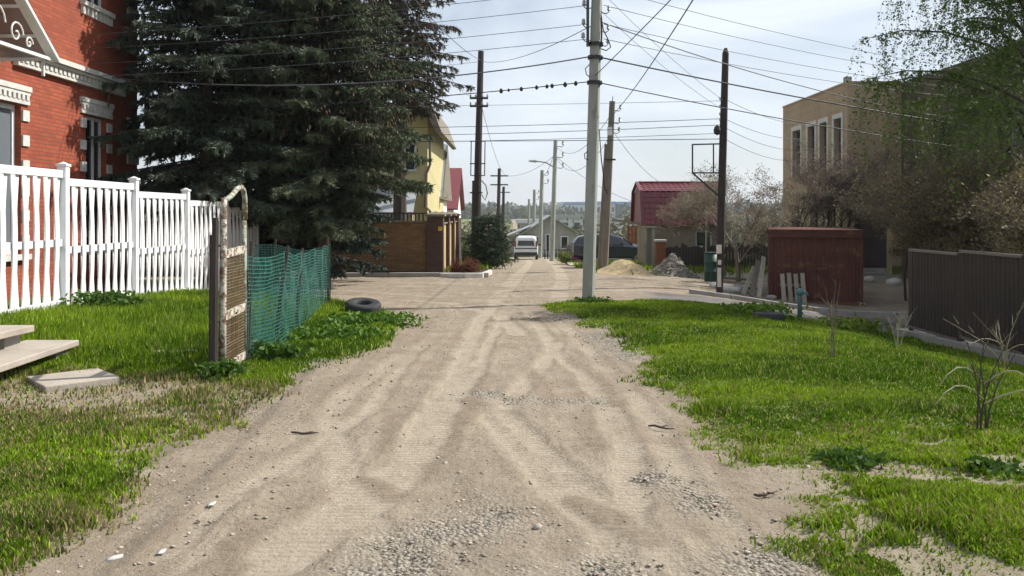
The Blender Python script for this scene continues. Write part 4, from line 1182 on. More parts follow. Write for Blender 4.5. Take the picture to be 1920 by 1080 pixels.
for i, (zl, zr, sg, r_) in enumerate(((4.85, 4.45, .1, .007), (4.4, 3.98, .25, .010), (4.3, 3.82, .33, .010), (4.05, 3.6, .28, .009), (4.0, 3.45, .12, .012))):
    wire(['highest of the level cables', 'second of the level cables', 'third of the level cables', 'fourth of the level cables', 'lowest of the level cables'][i] + ' passing behind the concrete pole to the bracket pole',
         (-20, 28 + i * .1, zl), (5.5, 23.25, zr), sg, r_, 'cable_grey' if i in (0, 3) else 'cable_black')
for i, (za, zb_) in enumerate(((4.5, 4.9), (3.98, 4.5), (3.75, 4.1), (3.45, 3.75))):
    wire(['highest', 'second', 'third', 'lowest'][i] + ' service line between the bracket pole and the tan building', (5.6, 23.3, za), (12.05, 33.5 + i * .8, zb_), .3, .009, 'cable_grey')
wire('faint upper line from the concrete pole down to the bracket pole', (1.8, 17.95, 6.0), (5.55, 23.25, 4.45), .1, .006, 'cable_grey')
wire('faint lower line from the concrete pole down to the bracket pole', (1.8, 17.95, 5.6), (5.55, 23.25, 4.2), .12, .006, 'cable_grey')
wire('service line from the leaning pole to the maroon roof', (3.6, 31.9, 4.5), (7.0, 39.5, 2.65), .3, .011, 'cable_grey')
wire('upper line from the leaning pole to the far lamp pole', (3.66, 32.1, 5.2), (2.9, 58, 5.85), .9, .014, 'cable_grey')
wire('lower line from the leaning pole to the far lamp pole', (3.62, 32.1, 4.4), (2.9, 58, 5.15), 1.1, .014, 'cable_grey')
wire('line from the far lamp pole to the second far pole', (2.85, 58, 5.85), (2.6, 75, 4.75), .5, .02, 'cable_grey')
wire('line from the far lamp pole left to the dark pole with crossarms', (2.8, 58, 5.3), (-.9, 70, 4.5), .5, .016, 'cable_grey')
wire('line from the dark crossarm pole to the next dark pole down the road', (-1.3, 38, 6.1), (-.5, 70, 4.5), .6, .014, 'cable_grey')
wire('line from the far lamp pole right down towards the red gate', (2.9, 58, 5.2), (9, 50, 1.6), .6, .016, 'cable_grey')

# ------------------------------------------------------------------ brick boundary wall with pillars and railing
def brick_boundary():
    g = gz(-3, 28)
    t = thing('brick_boundary_wall', 'ochre brick boundary wall with dark brick pillars on the far left corner', 'wall', (-2.4, 28, g))
    part('wall_panel', 'ochre_brick', t, (-13, -2.68, 28.05, 28.30, g - .4, 1.22))
    part('coping', 'brown_soffit', t, (-13, -2.68, 28.0, 28.35, 1.222, 1.27))
    part('plinth', 'brown_brick', t, (-13, -2.68, 28.0, 28.049, g - .4, g + .16))
    ys = [28.0, 30.7, 33.4, 36.1]
    pm = MB().box(-.25, .25, -.25, .25, -.6, 1.92).mesh('pillar'); cm = MB().box(-.31, .31, -.31, .31, 0, .07)
    cm.add([(-.31, -.31, .07), (.31, -.31, .07), (.31, .31, .07), (-.31, .31, .07), (0, 0, .17)], [(0, 1, 4), (1, 2, 4), (2, 3, 4), (3, 0, 4)])
    cm = cm.mesh('pillar_cap'); cm.materials.append(MATS['brown_soffit'])
    for i, y_ in enumerate(ys):
        p = piece('pillar', pm, 'brown_brick', t, (-2.42, y_ + .15, g - .1 * i * 0))
        p.scale = (1, 1, .98)
        c_ = link(bpy.data.objects.new('pillar_cap', cm)); c_.parent = p; c_.location = (0, 0, 1.922); ORIG[c_.name] = ORIG[p.name]
    p = piece('pillar', pm, 'brown_brick', t, (-7.6, 28.15, g))
    c_ = link(bpy.data.objects.new('pillar_cap', cm)); c_.parent = p; c_.location = (0, 0, 1.922)
    for a, c_ in zip(ys[:-1], ys[1:]):
        part('wall_panel', 'pale_brick', t, (-2.54, -2.28, a + .402, c_ - .102, g - 1.0, 1.15))
        part('coping', 'brown_soffit', t, (-2.58, -2.22, a + .41, c_ - .11, 1.152, 1.2))
    mat('plate_yellow', (.65, .42, .03), rough=.5)
    part('house_plate', 'plate_yellow', t, (-2.32, -2.20, 27.87, 27.897, .95, 1.08))
    # railing on the front wall
    rl = MB().box(-7.35, -2.68, 28.16, 28.20, 1.48, 1.52).build('railing_rail', 'dark_metal', t)
    bm_ = MB().box(-.022, .022, -.015, .015, 0, .22).mesh('railing_bar')
    x_ = -7.2
    while x_ < -2.75:
        piece('railing_bar', bm_, 'dark_metal', t, (x_, 28.18, 1.27)); x_ += .125
brick_boundary()
# kerb blocks along the foot of the wall
t = thing('wall_kerb', 'low grey concrete kerb along the foot of the brick boundary wall', 'kerb', (-5, 27.4, gz(-5, 27.4)))
x_ = -10.0
while x_ < -2.2:
    g = gz(x_, 27.3); w_ = 1.55
    part('kerb_stone', 'concrete', t, (x_, x_ + w_ - .02, 27.25 + random.uniform(-.02, .02), 27.43, g - .2, g + .15 + random.uniform(-.02, .02)), bevel=.012); x_ += w_
# flower bed
bx, by = -1.62, 28.6; g = gz(bx, by)
t = thing('flower_bed', 'small dark soil bed with pale stone edging at the wall corner', 'flower bed', (bx, by, g))
bed = [(-2.15, 26.9), (-1.45, 26.75), (-.95, 26.95), (-.72, 29.6), (-.82, 30.6), (-2.12, 30.6)]
MB().prism([(a, c_, g - .2) for a, c_ in bed], (0, 0, .28)).build('soil', 'soil', t)
for a, c_ in zip(bed[:-1], bed[1:]):
    gg = gz(*a)
    if a != bed[-2]:
        MB().beam((a[0], a[1], gg + .03), (c_[0], c_[1], gz(*c_) + .03), .12, .2).build('edging_stone', 'white_stone', t)

# ------------------------------------------------------------------ houses on the far left
def gable_house(name, label, x0, x1, y0, y1, zg, ze, zr, wall_m, roof_m, over=.35, ridge='y', wins=(), roof_th=.10):
    t = thing(name, label, 'house', ((x0 + x1) / 2, y0, zg))
    b_ = MB()
    if ridge == 'y':
        xm = (x0 + x1) / 2
        prof = [(x0, zg), (x1, zg), (x1, ze), (xm, zr), (x0, ze)]
        b_.prism([(a, y0, z) for a, z in prof], (0, y1 - y0, 0)); b_.build('wall', wall_m, t)
        s = (zr - ze) / (xm - x0)
        for sgn, xe in ((-1, x0 - over), (1, x1 + over)):
            zed = ze - over * s
            MB().prism([(xm, y0 - over, zr + .01), (xe, y0 - over, zed + .01), (xe, y0 - over, zed + roof_th), (xm, y0 - over, zr + roof_th + .02)], (0, y1 - y0 + 2 * over, 0)).build('roof', roof_m, t)
    else:
        ym = (y0 + y1) / 2
        prof = [(y0, zg), (y1, zg), (y1, ze), (ym, zr), (y0, ze)]
        b_.prism([(x0, a, z) for a, z in prof], (x1 - x0, 0, 0)); b_.build('wall', wall_m, t)
        s = (zr - ze) / (ym - y0)
        for ye in (y0 - over, y1 + over):
            zed = ze - over * s
            MB().prism([(x0 - over, ym, zr + .01), (x0 - over, ye, zed + .01), (x0 - over, ye, zed + roof_th), (x0 - over, ym, zr + roof_th + .02)], (x1 - x0 + 2 * over, 0, 0)).build('roof', roof_m, t)
    for (a, c_, z0_, z1_) in wins:
        w_ = part('window', 'window_white', t, (a, c_, y0 - .05, y0 + .02, z0_, z1_))
        part('pane', 'glass', w_, (a + .08, c_ - .08, y0 - .06, y0 - .03, z0_ + .08, z1_ - .08))
    return t

def yellow_house():
    t = thing('yellow_house', 'yellow plastered house with dark eaves and low pale metal roof behind the brick wall', 'house', (-6, 38, -1.2))
    part('wall', 'yellow_plaster', t, (-11, -3.62, 38, 47, -1.3, 5.55))
    # mansard with wide eaves
    MB().prism([(-11.4, 37.3, 5.9), (-11.4, 37.3, 6.12), (-3.42, 37.3, 6.12), (-2.98, 37.3, 4.95), (-3.18, 37.3, 4.90), (-3.62, 37.3, 5.72), (-11.4, 37.3, 5.72)], (0, 10.3, 0)).build('roof', 'brown_soffit', t)
    part('upper_wall', 'yellow_plaster', t, (-10.9, -3.66, 37.97, 38.6, 5.55, 5.71))
    # lower metal roof in front
    MB().prism([(-11, 36.2, 1.55), (-11, 38.0, 2.65), (-11, 38.0, 2.55), (-11, 36.2, 1.45)], (6.95, 0, 0)).build('porch_roof', 'grey_metal_roof', t)
    part('porch_wall', 'pale_brick', t, (-10.9, -4.1, 36.5, 37.9, -1.2, 1.44))
    MB().tube([(-3.52, 37.9, 4.9), (-3.50, 37.9, 3.6), (-3.66, 37.9, 3.2), (-3.70, 37.9, 1.8), (-3.5, 37.9, 1.6), (-3.46, 37.9, -.9)], .06, 7).build('downpipe', 'brown_soffit', t)
    w_ = part('window', 'window_white', t, (-5.0, -4.1, 37.92, 38.0, 3.3, 4.7)); part('pane', 'glass', w_, (-4.92, -4.18, 37.9, 37.93, 3.38, 4.62))
yellow_house()
t = thing('blue_roof_house', 'narrow house with a steep blue grey metal roof behind the yellow house', 'house', (-4.4, 45, -1.6))
part('wall', 'white_paint', t, (-6.6, -3.75, 45.2, 51, -1.9, 2.6))
MB().prism([(-7.2, 44.6, 2.35), (-3.55, 44.6, 2.35), (-3.55, 47.9, 5.25), (-7.2, 47.9, 5.25)], (0, .06, -.12)).build('roof_front', 'blue_metal_roof', t)
MB().prism([(-7.2, 51.3, 2.35), (-3.55, 51.3, 2.35), (-3.55, 48.0, 5.25), (-7.2, 48.0, 5.25)], (0, -.06, -.12)).build('roof_back', 'blue_metal_roof', t)
MB().prism([(-3.545, 44.6, 2.2), (-3.545, 47.95, 5.2), (-3.545, 51.3, 2.2)], (.08, 0, 0)).build('gable', 'brown_soffit', t)
part('eave_board', 'grey_metal_roof', t, (-7.2, -3.15, 44.2, 44.62, 2.22, 2.33))
gable_house('red_roof_house', 'house with a red tiled roof just left of the dark crossarm pole', -9, -3.75, 57, 65, -2, 1.9, 4.5, 'white_paint', 'red_roof', ridge='x', over=.3)
gable_house('grey_gable_house', 'grey gabled house standing at the far end of the street', 1.2, 5.9, 82, 92, -3.2, -.25, 1.2, 'grey_plaster', 'slate_roof', over=.35,
            wins=((1.9, 2.6, -1.7, -.6), (3.1, 3.5, -2.3, -.4), (4.5, 5.2, -1.8, -.6)))
t = thing('lean_to_roof', 'long low grey roof running down left from the far gabled house', 'shed', (-.4, 83, -3))
MB().prism([(-1.6, 82.2, -1.15), (1.75, 82.2, .22), (1.75, 82.2, .32), (-1.6, 82.2, -1.03)], (0, 7, 0)).build('roof', 'slate_roof', t)
part('wall', 'grey_plaster', t, (-1.3, 1.1, 82.8, 88.5, -3.2, -1.25))

# ------------------------------------------------------------------ maroon roofed outbuilding
def maroon_barn():
    g = gz(7, 38)
    x0, x1, y0, y1 = 5.62, 9.1, 38.0, 40.8
    t = thing('maroon_roof_barn', 'plastered outbuilding with a maroon metal tile mansard roof', 'building', (8, 38, g))
    wb = MB()
    hs = [(2.1, 2.8, .05, .75)]
    P = wall_holes(wb, (x0 + .15, y0), (1, 0), (0, -1), x1 - x0 - .3, g - .4, 1.12, hs, .12)
    wb.box(x0 + .15, x1 - .15, y0 + .14, y1, g - .4, 1.12); wb.build('wall', 'beige_plaster', t)
    window(t, P, hs[0], .12, .06)
    # tiled metal sheets: stepped, waved
    def tiles(a, c_, x0, x1, rows, name):
        a, c_ = Vector(a), Vector(c_); d = c_ - a; n_ = Vector((0, -d.z, d.y)).normalized()
        if n_.z < 0: n_ = -n_
        nu = int((x1 - x0) / .055); b_ = MB()
        lines = []
        for r_ in range(rows):
            for (f_, h) in ((r_ / rows, .035), ((r_ + .93) / rows, .012)):
                lines.append((f_, h))
        lines.append((1.0, .012))
        for f_, h in lines:
            for i in range(nu + 1):
                xx = x0 + (x1 - x0) * i / nu
                p = Vector((xx, a.y, a.z)) + d * f_ + n_ * (h + .018 * math.sin(xx * 2 * math.pi / .23))
                b_.v.append(tuple(p))
        for j in range(len(lines) - 1):
            for i in range(nu):
                k = j * (nu + 1) + i; b_.f.append((k, k + 1, k + nu + 2, k + nu + 1))
        return b_.build(name, 'maroon_roof', t)
    ym = (y0 + y1) / 2
    tiles((0, y0 - .30, 1.02), (0, y0 + .12, 2.42), x0 - .05, x1 + .05, 6, 'roof_lower_slope')
    tiles((0, y0 + .10, 2.44), (0, ym, 2.84), x0 - .05, x1 + .05, 5, 'roof_upper_slope')
    MB().prism([(x0, y1 + .30, 1.02), (x0, y1 - .12, 2.42), (x0, ym, 2.84), (x0, y0 + .12, 2.42), (x0, y0 - .28, 1.02)], (x1 - x0, 0, 0)).build('roof_core', 'red_roof', t)
    # bargeboard on the gable
    for a, c_ in (((y0 - .33, 1.0), (y0 + .11, 2.46)), ((y0 + .11, 2.46), (ym, 2.89)), ((ym, 2.89), (y1 - .11, 2.46)), ((y1 - .11, 2.46), (y1 + .33, 1.0))):
        MB().beam((x0 - .07, a[0], a[1]), (x0 - .07, c_[0], c_[1]), .05, .14, up=(1, 0, 0)).build('bargeboard', 'maroon_roof', t)
    MB().beam((x0, ym, 2.88), (x1, ym, 2.88), .16, .08).build('ridge_cap', 'maroon_roof', t)
    for xx in (5.62, 5.95): part('porch_post', 'pole_concrete', t, (xx - .05, xx + .05, 37.30, 37.40, g - .3, .88))
    part('porch_beam', 'pale_wood', t, (5.5, 6.1, 37.26, 37.44, .882, .96))
    MB().beam((4.4, 39, 1.22), (5.75, 38.6, 1.02), .10, .10).build('porch_rafter', 'pale_wood', t)
maroon_barn()
t = thing('brick_gate_pier', 'stout orange brown pier with a pale cap beside the maroon roofed barn', 'pier', (6.1, 36.5, gz(6.1, 36.5)))
g = gz(6.1, 36.5)
part('pier', 'orange_brick', t, (5.92, 6.30, 36.4, 36.75, g - .3, .34)); part('cap', 'white_stone', t, (5.88, 6.34, 36.35, 36.8, .342, .42))
t = thing('picket_gate', 'reddish brown picket gate left of the maroon roofed barn', 'gate', (6.9, 49, gz(6.9, 49)))
pm = MB().box(-.075, .075, -.015, .015, 0, 1.6).mesh('gate_picket')
for i in range(6): piece('gate_picket', pm, 'orange_brick', t, (6.45 + i * .19, 49, gz(6.9, 49) + .4 + .03 * (i % 2)))
part('gate_rail', 'orange_brick', t, (6.38, 7.5, 49.03, 49.08, -.4, -.3)); part('gate_rail', 'orange_brick', t, (6.38, 7.5, 49.03, 49.08, .3, .4))
# dark fence boards beside the barn
t = thing('board_fence', 'dark low board fence in front of the barn wall', 'fence', (8.2, 36.9, gz(8.2, 36.9)))
pm = MB().box(-.06, .06, -.012, .012, 0, 1.05).mesh('fence_board')
for i in range(34):
    xx = 6.45 + i * .13; piece('fence_board', pm, 'tarred_wood', t, (xx, 36.9, gz(xx, 36.9) - .05), scale=(1, 1, random.uniform(.9, 1.1)))
part('fence_rail', 'tarred_wood', t, (6.4, 10.9, 36.93, 36.97, gz(8, 36.9) + .3, gz(8, 36.9) + .38))
MB().tube([(8.0, 36.6, gz(8, 36.6) - .2), (8.02, 36.6, 1.75)], [.045, .035], 6).build('tall_stake', 'pale_wood', t)

# ------------------------------------------------------------------ tan building under construction
def tan_building():
    g = -1.0
    x0, y0, y1, zt = 12.1, 32.0, 39.6, 6.2
    t = thing('tan_building', 'unfinished tan two storey building clad in insulation boards at right', 'building', (14, 33, g))
    # left face, along +y, facing -x (u runs towards the camera so that the normal is outwards)
    W = y1 - y0
    hs = []
    for a, c_ in ((38.2, 37.15), (36.25, 35.4), (34.85, 34.05), (33.3, 32.55)): hs.append((y1 - a, y1 - c_, 3.05, 5.02))
    low = [(1.2, 2.2, .2, 1.9), (3.6, 4.5, .2, 1.9), (5.6, 6.4, .2, 1.9)]
    wb = MB(); P = wall_holes(wb, (x0, y1), (0, -1), (-1, 0), W, 2.56, zt, hs, .2)
    wb.quad((x0, y0, 2.56), (14.05, y0, 2.56), (14.05, y0, zt), (x0, y0, zt))
    wb.quad((x0, y0, 2.56), (14.05, y0, 2.56), (14.05, y1, 2.56), (x0, y1, 2.56))
    wb.quad((x0, y1, g), (24, y1, g), (24, y1, zt), (x0, y1, zt))
    wb.build('upper_wall', 'insulation', t)
    for h in hs:
        w_ = window(t, P, h, .2, .06, fm='brown_soffit', mull=((h[0] + h[1]) / 2 + .12,), trans=(4.1,))
        s_ = MB()
        for (a, c_, d, e) in ((h[0] - .16, h[0] - .005, h[2], h[3] + .18), (h[1] + .005, h[1] + .16, h[2], h[3] + .18), (h[0] - .005, h[1] + .005, h[3] + .005, h[3] + .18)):
            s_.prism([P(a, d, -.03), P(c_, d, -.03), P(c_, e, -.03), P(a, e, -.03)], (.028, 0, 0))
        s_.build('window_surround', 'white_stone', t)
    lb = MB(); PL = wall_holes(lb, (x0 + .01, y1), (0, -1), (-1, 0), W - .8, g - .5, 2.56, low, .25)
    lb.quad((x0 + .01, y0 + .8, g - .5), (14.05, y0 + .8, g - .5), (14.05, y0 + .8, 2.56), (x0 + .01, y0 + .8, 2.56))
    lb.build('lower_wall', 'block_yellow', t)
    for h in low: window(t, PL, h, .25, .06, fm='brown_soffit')
    # yellow block strips left bare between the windows
    for a, c_ in ((36.95, 36.4), (35.25, 35.0), (33.9, 33.45)):
        MB().prism([(x0 - .022, a, 2.9), (x0 - .022, c_, 2.9), (x0 - .022, c_, 4.95), (x0 - .022, a, 4.95)], (.02, 0, 0)).build('bare_block_strip', 'block_yellow', t)
    # front: door and steps
    d = part('door', 'brown_sheet', t, (12.68, 13.82, y0 + .72, y0 + .79, -.50, 1.30)); MB().lathe((13.7, y0 + .70, .35), [(.03, -.04), (.03, .02)], 8, 'y').build('handle', 'dark_metal', d)
    for i in range(5): part('step', 'concrete', t, (12.45, 13.6, y0 + .70 - .28 * (i + 1), y0 + .70 - .28 * i - .003, g - .3, -.52 - .13 * i))
    part('parapet', 'insulation', t, (x0 - .03, 14.05, y0 - .03, y0 + .12, zt + .002, zt + .07)); part('parapet', 'insulation', t, (x0 - .03, x0 + .12, y0 + .122, y1, zt + .002, zt + .07))
    part('vent', 'concrete', t, (x0, x0 + .22, y0 + .15, y0 + .4, zt + .072, zt + .26))
    part('roof', 'slate_roof', t, (x0 + .12, 24, y0 + .12, y1, zt - .2, zt))
    part('lamp_box', 'white_paint', t, (12.18, 12.34, y0 - .12, y0 - .002, 2.36, 2.58))
    # wing towards the viewer
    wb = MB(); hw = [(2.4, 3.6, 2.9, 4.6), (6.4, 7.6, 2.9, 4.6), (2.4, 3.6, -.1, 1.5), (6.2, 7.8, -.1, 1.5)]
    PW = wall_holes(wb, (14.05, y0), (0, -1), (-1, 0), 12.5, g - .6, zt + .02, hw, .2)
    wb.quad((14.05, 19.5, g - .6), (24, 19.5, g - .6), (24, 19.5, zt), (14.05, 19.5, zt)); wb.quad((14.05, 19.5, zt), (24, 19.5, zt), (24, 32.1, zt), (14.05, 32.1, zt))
    wb.build('wing_wall', 'insulation_shaded', t)
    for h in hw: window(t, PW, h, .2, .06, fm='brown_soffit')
    # anchor dowels
    db = MB()
    def disc(p, u, v, r_):
        p, u, v = Vector(p), Vector(u), Vector(v)
        db.add([p + u * r_ * math.cos(a * math.pi / 3) + v * r_ * math.sin(a * math.pi / 3) for a in range(6)], [tuple(range(6))])
    for i in range(5):
        for j in range(9):
            disc((12.35 + i * .38 + random.uniform(-.05, .05), y0 - .006, 2.85 + j * .38 + random.uniform(-.04, .04)), (1, 0, 0), (0, 0, 1), .035 * random.uniform(.7, 1.4))
    for i in range(17):
        for j in range(3):
            disc((x0 - .006, 32.4 + i * .42 + random.uniform(-.05, .05), 5.32 + j * .3), (0, 1, 0), (0, 0, 1), .035 * random.uniform(.7, 1.3))
    for i in range(16):
        for j in range(14):
            disc((14.044, 31.7 - i * .6 + random.uniform(-.1, .1), .2 + j * .42), (0, 1, 0), (0, 0, 1), .03)
    o = db.build('anchor_dowels', 'dowel_dark', t); o['kind'] = 'stuff'
tan_building()

# ------------------------------------------------------------------ rusty red metal garage
def metal_garage():
    x0, x1, y0, y1 = 6.96, 9.32, 24.0, 28.0
    g = gz(8, 24) - .02
    t = thing('metal_garage', 'rusty dark red metal garage box with ribbed doors across the side road', 'garage', (6.96, 24, g))
    t.rotation_euler = (0, 0, R(-15.5))
    zt = 1.07
    part('body', 'container_red', t, (x0, x1, y0 + .05, y1, g - .1, zt - .06))
    part('roof', 'container_red', t, (x0 - .02, x1 + .02, y0 - .05, y1 + .03, zt - .058, zt), bevel=.008)
    part('fascia', 'container_red', t, (x0, x1, y0 - .04, y0 + .048, zt - .22, zt - .06))
    xm = x0 + 1.35
    for a, c_ in ((x0 + .06, xm - .01), (xm + .01, x1 - .06)):
        b_ = MB(); pts = []; xx = a
        while xx < c_ - .17:
            pts += [(xx, 0), (xx + .07, 0), (xx + .085, -.018), (xx + .15, -.018)]; xx += .165
        pts += [(xx, 0), (c_, 0)]
        for px_, dy in pts: b_.v += [(px_, y0 + .03 + dy, g + .06), (px_, y0 + .03 + dy, zt - .23)]
        for j in range(len(pts) - 1): b_.f.append((2 * j, 2 * j + 2, 2 * j + 3, 2 * j + 1))
        d = b_.build('door', 'container_red', t)
        sm = d.modifiers.new('thickness', 'SOLIDIFY'); sm.thickness = .01
        for z in (g + .35, zt - .5): MB().lathe((a if a < xm - 1 else c_, y0 - .01, z), [(.025, -.08), (.025, .08)], 8).build('hinge', 'rust', d)
    part('latch', 'rust', t, (xm - .12, xm + .12, y0 - .02, y0 + .008, .0, .05))
    part('frame_post', 'container_red', t, (x0 - .02, x0 + .058, y0 - .03, y0 + .048, g - .1, zt - .222)); part('frame_post', 'container_red', t, (x1 - .058, x1 + .02, y0 - .03, y0 + .048, g - .1, zt - .222))
    part('sill', 'rust', t, (x0 + .06, x1 - .06, y0 - .02, y0 + .048, g - .1, g + .058))
metal_garage()
t = thing('pallet', 'grey wooden pallet of upright slats leaning against the red garage', 'pallet', (7.5, 23.7, gz(7.5, 23.7)))
g = gz(7.5, 23.5)
for i in range(4):
    xx = 7.22 + i * .165; yo = -.045 * i
    MB().prism([(xx - .055, 23.50 + yo, g - .02), (xx + .055, 23.50 + yo, g - .02), (xx + .055, 23.70 + yo, g + .74 + .03 * (i % 2)), (xx - .055, 23.70 + yo, g + .74 + .03 * (i % 2))], (0, .025, 0)).build('slat', 'pale_wood', t)
for f_ in (.12, .6):
    MB().beam((7.15, 23.575 + .2 * f_, g + .74 * f_), (7.78, 23.41 + .2 * f_, g + .74 * f_), .04, .08).build('cross_bar', 'old_wood', t)
for i, (xa, ya, xb, yb, zh, lab) in enumerate(((6.55, 23.55, 6.90, 24.3, 1.05, 'pale plank propped against the left edge of the red garage'), (6.42, 23.75, 6.80, 24.5, .92, 'darker plank behind the pale one by the red garage'),
                                              (6.25, 24.0, 6.72, 24.6, .7, 'shorter plank leftmost beside the red garage'))):
    g = gz(xa, ya)
    tag(MB().beam((xa, ya, g), (xb, yb, g + zh), .12, .035, up=(0, 1, 0)).build('leaning_plank', 'pale_wood' if i != 1 else 'old_wood'), lab, 'plank')

# ------------------------------------------------------------------ kerb of the side road
t = thing('kerb', '', '', (7, 21.5, gz(7, 21.5)))
t['kind'] = 'structure'
x_ = 4.3
while x_ < 14:
    g = gz(x_ + .5, 21.5)
    b_ = MB().prism([(x_, 21.42, gz(x_, 21.5) - .2), (x_ + .985, 21.42, gz(x_ + 1, 21.5) - .2), (x_ + .985, 21.42, gz(x_ + 1, 21.5) + .11), (x_, 21.42, gz(x_, 21.5) + .11)], (0, .15, 0))
    b_.build('kerb_stone', 'concrete', t, bevel=.012); x_ += 1.0

# ------------------------------------------------------------------ heaps
def heap(name, c_, rx, ry, h, m_, label, seed, rough=.06):
    n1 = 44; x, y = np.meshgrid(np.linspace(-1.3, 1.3, n1), np.linspace(-1.3, 1.3, n1))
    rr = np.hypot(x, y) + (vnoise(x, y, 1.5, seed, 3) - .5) * .45
    z = np.maximum(0, 1 - rr) ** 1.15 * h * (1 + .25 * (vnoise(x, y, 2.5, seed + 5, 3) - .5)) + (vnoise(x, y, 9, seed + 3, 2) - .5) * rough * (rr < 1)
    X = c_[0] + x * rx; Y = c_[1] + y * ry
    Z = gz_arr(X, Y) + z - .06 * (rr >= 1)
    V = np.stack([X, Y, Z], -1).reshape(-1, 3); k = np.arange((n1 - 1) ** 2); a = k // (n1 - 1) * n1 + k % (n1 - 1)
    o0 = np.array([c_[0], c_[1], gz(*c_)])
    me = np_mesh(name, V - o0, np.stack([a, a + 1, a + n1 + 1, a + n1], -1), m=m_, smooth_=True)
    o = link(bpy.data.objects.new(name, me)); o.location = o0; ORIG[o.name] = Vector(o0)
    tag(o, label, 'heap')
    return o, X, Y, Z, rr
heap('sand_heap', (3.75, 30.2), 1.15, 1.2, .55, 'sand', 'low heap of yellow sand beside the leaning pole', 3, .03)
o, X, Y, Z, rr = heap('gravel_heap', (5.55, 30.6), 1.0, 1.1, .72, 'gravel', 'heap of grey crushed stone right of the sand', 8, .08)
idx = RNG.choice(np.flatnonzero(rr.ravel() < 1.05), 1500)
px_, py_, pz_ = X.ravel()[idx] + RNG.normal(0, .03, 1500), Y.ravel()[idx] + RNG.normal(0, .03, 1500), Z.ravel()[idx]
st = pebbles('crushed_stone', px_, py_, .02 + RNG.random(1500) ** 2 * .045, None, None, 'pebble', zf=pz_)
st.parent = o; st.matrix_parent_inverse = Matrix.Translation(-Vector(o.location))
del o
# light concrete slab beyond, edge strips
tag(part('concrete_slab', 'pale_slab', None, (2.75, 4.1, 42.2, 44.4, gz(3.4, 43) - .15, gz(3.4, 43) + .07)), 'pale concrete pad beside the far road, left of the dark car', 'slab')

# ------------------------------------------------------------------ water standpipe
g = gz(5.32, 16.4)
t = thing('water_standpipe', 'short teal street water standpipe with a capped spout at the lawn edge', 'standpipe', (5.32, 16.4, g))
MB().lathe((5.32, 16.4, g - .1), [(.042, 0), (.042, .58), (.038, .60)], 12).build('pipe', 'teal_paint', t, smooth_=True)
MB().lathe((5.32, 16.4, g + .50), [(.055, 0), (.068, .02), (.068, .07), (.05, .11), (.015, .125)], 12).build('head', 'teal_paint', t, smooth_=True)
MB().tube([(5.34, 16.38, g + .55), (5.42, 16.34, g + .55), (5.44, 16.33, g + .49)], .022, 8).build('spout', 'teal_paint', t, smooth_=True)
MB().tube([(5.30, 16.4, g + .60), (5.24, 16.38, g + .63)], .012, 6).build('lever', 'rust', t)
MB().lathe((5.32, 16.4, g - .03), [(.10, 0), (.10, .05), (.06, .07)], 12).build('base_ring', 'rust', t)
# green bin near the bracket pole
g = gz(5.3, 27.5)
t = thing('green_barrel', 'dark green metal barrel left of the bracket pole', 'barrel', (6.17, 27.5, g))
MB().lathe((6.17, 27.5, g - .02), [(.20, 0), (.21, .02), (.21, .30), (.22, .31), (.21, .32), (.21, .60), (.22, .61), (.21, .62), (.20, .88)], 16).build('drum', 'green_paint', t, smooth_=True)
MB().lathe((6.17, 27.5, g + .861), [(.215, 0), (.215, .025)], 16).build('rim', 'green_paint', t)

# ------------------------------------------------------------------ vehicles
def loft(stations, M, name, m_, parent, smooth_=True, sub=0):
    """stations: (y, [(halfwidth, z), ...]) mirrored; M places the local body in the world"""
    b_ = MB(); k = len(stations[0][1]); ring = 2 * k
    for y_, prof in stations:
        pts = [(w_, y_, z) for w_, z in prof] + [(-w_, y_, z) for w_, z in reversed(prof)]
        b_.v += [tuple(M @ Vector(p)) for p in pts]
    for i in range(len(stations) - 1):
        for j in range(ring):
            a = i * ring + j; c_ = i * ring + (j + 1) % ring
            b_.f.append((a, c_, c_ + ring, a + ring))
    b_.f.append(tuple(reversed(range(ring)))); b_.f.append(tuple((len(stations) - 1) * ring + j for j in range(ring)))
    return b_.build(name, m_, parent, bevel=.03)

def panel(pts, M, th, name, m_, parent):
    """flat panel given by local points, thickness vector th (local)"""
    b_ = MB().prism([M @ Vector(p) for p in pts], (M.to_3x3() @ Vector(th)))
    return b_.build(name, m_, parent)

def wheel(c_, r_, w_, M, parent, rim='hub_metal'):
    def lat(prof, nm, mm, par):
        b_ = MB(); b_.lathe((0, 0, 0), prof, 20, 'x'); b_.v = [tuple(M @ (Vector(c_) + Vector(p))) for p in b_.v]
        return b_.build(nm, mm, par, smooth_=False)
    w = lat([(r_ * .62, -w_ / 2), (r_ * .95, -w_ / 2), (r_, -w_ * .3), (r_, w_ * .3), (r_ * .95, w_ / 2), (r_ * .62, w_ / 2)], 'wheel', 'rubber', parent)
    s = 1 if c_[0] > 0 else -1
    lat([(r_ * .60, s * w_ * .35), (r_ * .55, s * w_ * .52), (r_ * .12, s * w_ * .48)], 'rim', rim, w)
    return w

